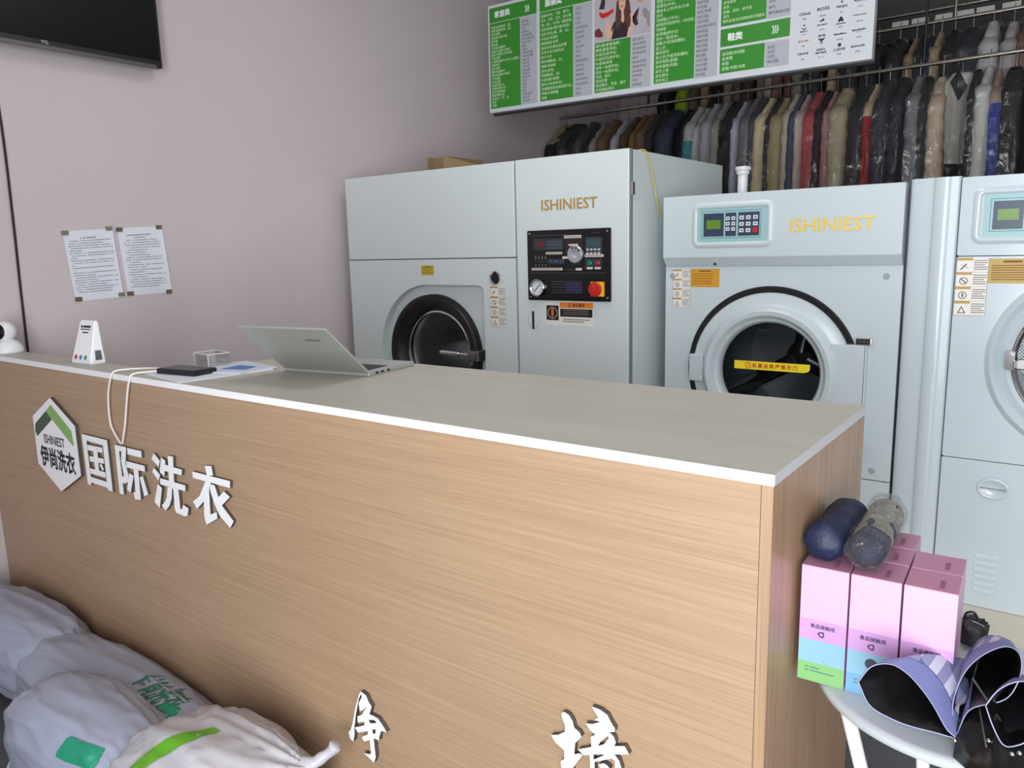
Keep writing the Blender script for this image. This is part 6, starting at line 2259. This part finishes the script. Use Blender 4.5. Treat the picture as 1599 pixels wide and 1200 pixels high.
def drape(name, tree, parent, m, polys, O, U, V, lift=0.0042, bmsrc=None, cuts=4):
    """print lying on the bag: shapes in the plane O,U,V dropped along -U x V onto the skin"""
    O, U, V = Vector(O), Vector(U).normalized(), Vector(V).normalized()
    N = U.cross(V)
    bm = bmsrc or B()
    if polys:
        for p in polys:
            vs = [bm.verts.new((u, v, 0)) for u, v in p]
            es = [bm.edges.new((vs[i - 1], vs[i])) for i in range(len(vs))]
            bmesh.ops.triangle_fill(bm, use_beauty=True, use_dissolve=False, edges=es)
        for k in range(cuts):
            long_ = [e for e in bm.edges if e.calc_length() > 0.012]
            if long_:
                bmesh.ops.subdivide_edges(bm, edges=long_, cuts=1, use_grid_fill=True)
        bmesh.ops.triangulate(bm, faces=bm.faces)
    dead = []
    for v in bm.verts:
        p = O + U * v.co.x + V * v.co.y
        hit, nrm, idx, dist = tree.ray_cast(p + N * 0.8, -N)
        if hit is None:
            dead.append(v)
        else:
            v.co = hit + N * lift
    if dead:
        bmesh.ops.delete(bm, geom=dead, context='VERTS')
    return obj(name, bm, m, parent, True)


DV = (0, 0.55, 0.835)         # plane of the bag prints, tipped back towards the counter
DU = (1, 0, 0)
bA, trA = bag('laundry_bag', 'white plastic bag in the far left corner, between the wall and the printed bags', (-3.00, 0.990, 0.145), (0.46, 0.150, 0.152), 3, BAGM)
bB, trB = bag('laundry_bag', 'long white plastic bag along the counter foot with small green writing at its right end', (-2.32, 0.985, 0.135), (0.58, 0.15, 0.142), 8, BAGM)
bC, trC = bag('laundry_bag', 'white plastic bag in front with a large teal angular print', (-2.07, 0.815, 0.165), (0.32, 0.150, 0.175), 21, BAGM, pw=0.72)
bD, trD = bag('laundry_bag', 'nearest white plastic bag with a lime green stripe and a knotted end', (-1.595, 0.87, 0.175), (0.25, 0.22, 0.215), 33, BAGG, knot=(-1.385, 1.01, 0.295))
bm = B()
tube(bm, catmull([(-1.41, 1.005, 0.290), (-1.385, 1.03, 0.303), (-1.36, 1.055, 0.325), (-1.35, 1.065, 0.340)]), [0.030, 0.027, 0.025, 0.021, 0.019, 0.016, 0.014, 0.014, 0.014, 0.014, 0.013, 0.013, 0.014, 0.015, 0.016, 0.017, 0.018, 0.018, 0.018][:19], 14)
for v in bm.verts:
    v.co += 0.004 * noise.noise_vector(v.co * 40)
obj('knotted_end', bm, BAGG, bD, 'all')

bm = B()
rows_ = []
for i in range(41):
    f = i / 40
    x, y = -2.42 + 0.34 * f, 0.742 - 0.075 * f + 0.012 * math.sin(f * 23)
    rows_.append([bm.verts.new((x + 0.010 * math.sin(f * 31) * k, y - 0.028 * k + 0.010 * math.sin(f * 17 + k), 0.075 - 0.0355 * k + 0.006 * math.sin(f * 29 + 2 * k) * (k < 2) + 0.004)) for k in range(3)])
for P, Q in zip(rows_, rows_[1:]):
    for k in range(2):
        bm.faces.new((P[k], P[k + 1], Q[k + 1], Q[k]))
obj('open_hem', bm, BAGM, bC, 'all')
SEVEN = [(-0.13, 0.02), (-0.12, 0.085), (-0.10, 0.10), (0.10, 0.115), (0.115, 0.09), (0.115, 0.03), (0.16, -0.05), (0.21, -0.12), (0.29, -0.24), (0.17, -0.24), (0.15, -0.12), (0.12, -0.05), (0.095, 0.015), (0.02, 0.01), (-0.05, 0.00), (-0.12, 0.0)]
drape('teal_print', trC, bC, TEALP, [[(u * 0.50, v * 0.52 if v > -0.1 else v) for u, v in SEVEN]], (-1.90, 0.73, 0.255), DU, DV)
drape('lime_stripe', trD, bD, LIMEP, [[(-0.055, -0.17), (-0.01, -0.03), (0.045, 0.085), (0.060, 0.10), (0.082, 0.10), (0.085, 0.075), (0.04, -0.03), (-0.005, -0.17)]], (-1.66, 0.80, 0.33), DU, DV)
drape('lime_stripe', trD, bD, LIMEP, [[(0.0, -0.13), (0.02, -0.10), (0.03, -0.09), (0.025, -0.13)]], (-1.56, 0.78, 0.335), DU, DV)
bmt = text_bm('伊尚洗衣', 0.050, (0, 0, 0), right=(1, 0, 0), up=(0, 1, 0), lift=0, bold=0.0012)
drape('lettering', trB, bB, mat('bag_print_dark', (36, 110, 80), 0.5), None, (-2.14, 1.02, 0.25), (0.98, -0.2, 0), DV, bmsrc=bmt)
drape('corner_print', trB, bB, TEALP, [[(0, 0), (0.0, 0.018), (0.05, 0.022), (0.065, 0.012), (0.068, -0.035), (0.05, -0.035), (0.048, 0.0)]], (-1.98, 1.0, 0.235), DU, DV)

# third rail right at the back with a row of white paper tags
t = thing('clothes_rail', 'dim topmost rail at the far back carrying white paper tags', 'rail', (0, 6.3, 3.05), group='clothes rails')
bm = B()
tube(bm, [(-2.2, 6.3, 3.05), (1.6, 6.3, 3.05)], 0.0125, 12)
obj('pipe', bm, RAILM, t, True)
for x in (-1.5, 1.2):
    bm = B()
    tube(bm, [(x, 6.3, 3.05), (x, 6.3, 3.5)], 0.008, 8)
    obj('drop_rod', bm, RAILM, t)
TAG = None
for i, x in enumerate((-1.216, -1.091, -0.945, -0.819, -0.700, -0.553, -0.41)):
    h = thing('paper_tag', 'white paper number tag hanging from the topmost back rail', 'tag', (x, 6.3, 3.0625), 0.06, 'white tags on the topmost rail')
    if TAG is None:
        bm = B()
        plate(bm, rrect(-0.052, 0.052, -0.090, -0.050, 0.004), [], front, -0.002, 0.002)
        TAG = obj('tag_card', bm, mat('tag_paper', (214, 212, 206), 0.8), h, local=True)
        bm = B()
        tube(bm, [(0, -0.014, -0.012), (0, -0.010, 0.0), (0, 0, 0.004), (0, 0.010, 0.0), (0, 0.014, -0.014), (0, 0.004, -0.035), (0, 0, -0.052)], 0.0015, 6)
        LOOP = obj('tag_loop', bm, WIRE, h, local=True)
    else:
        for q in (TAG, LOOP):
            c = q.copy()
            c.parent = h
            COL.objects.link(c)
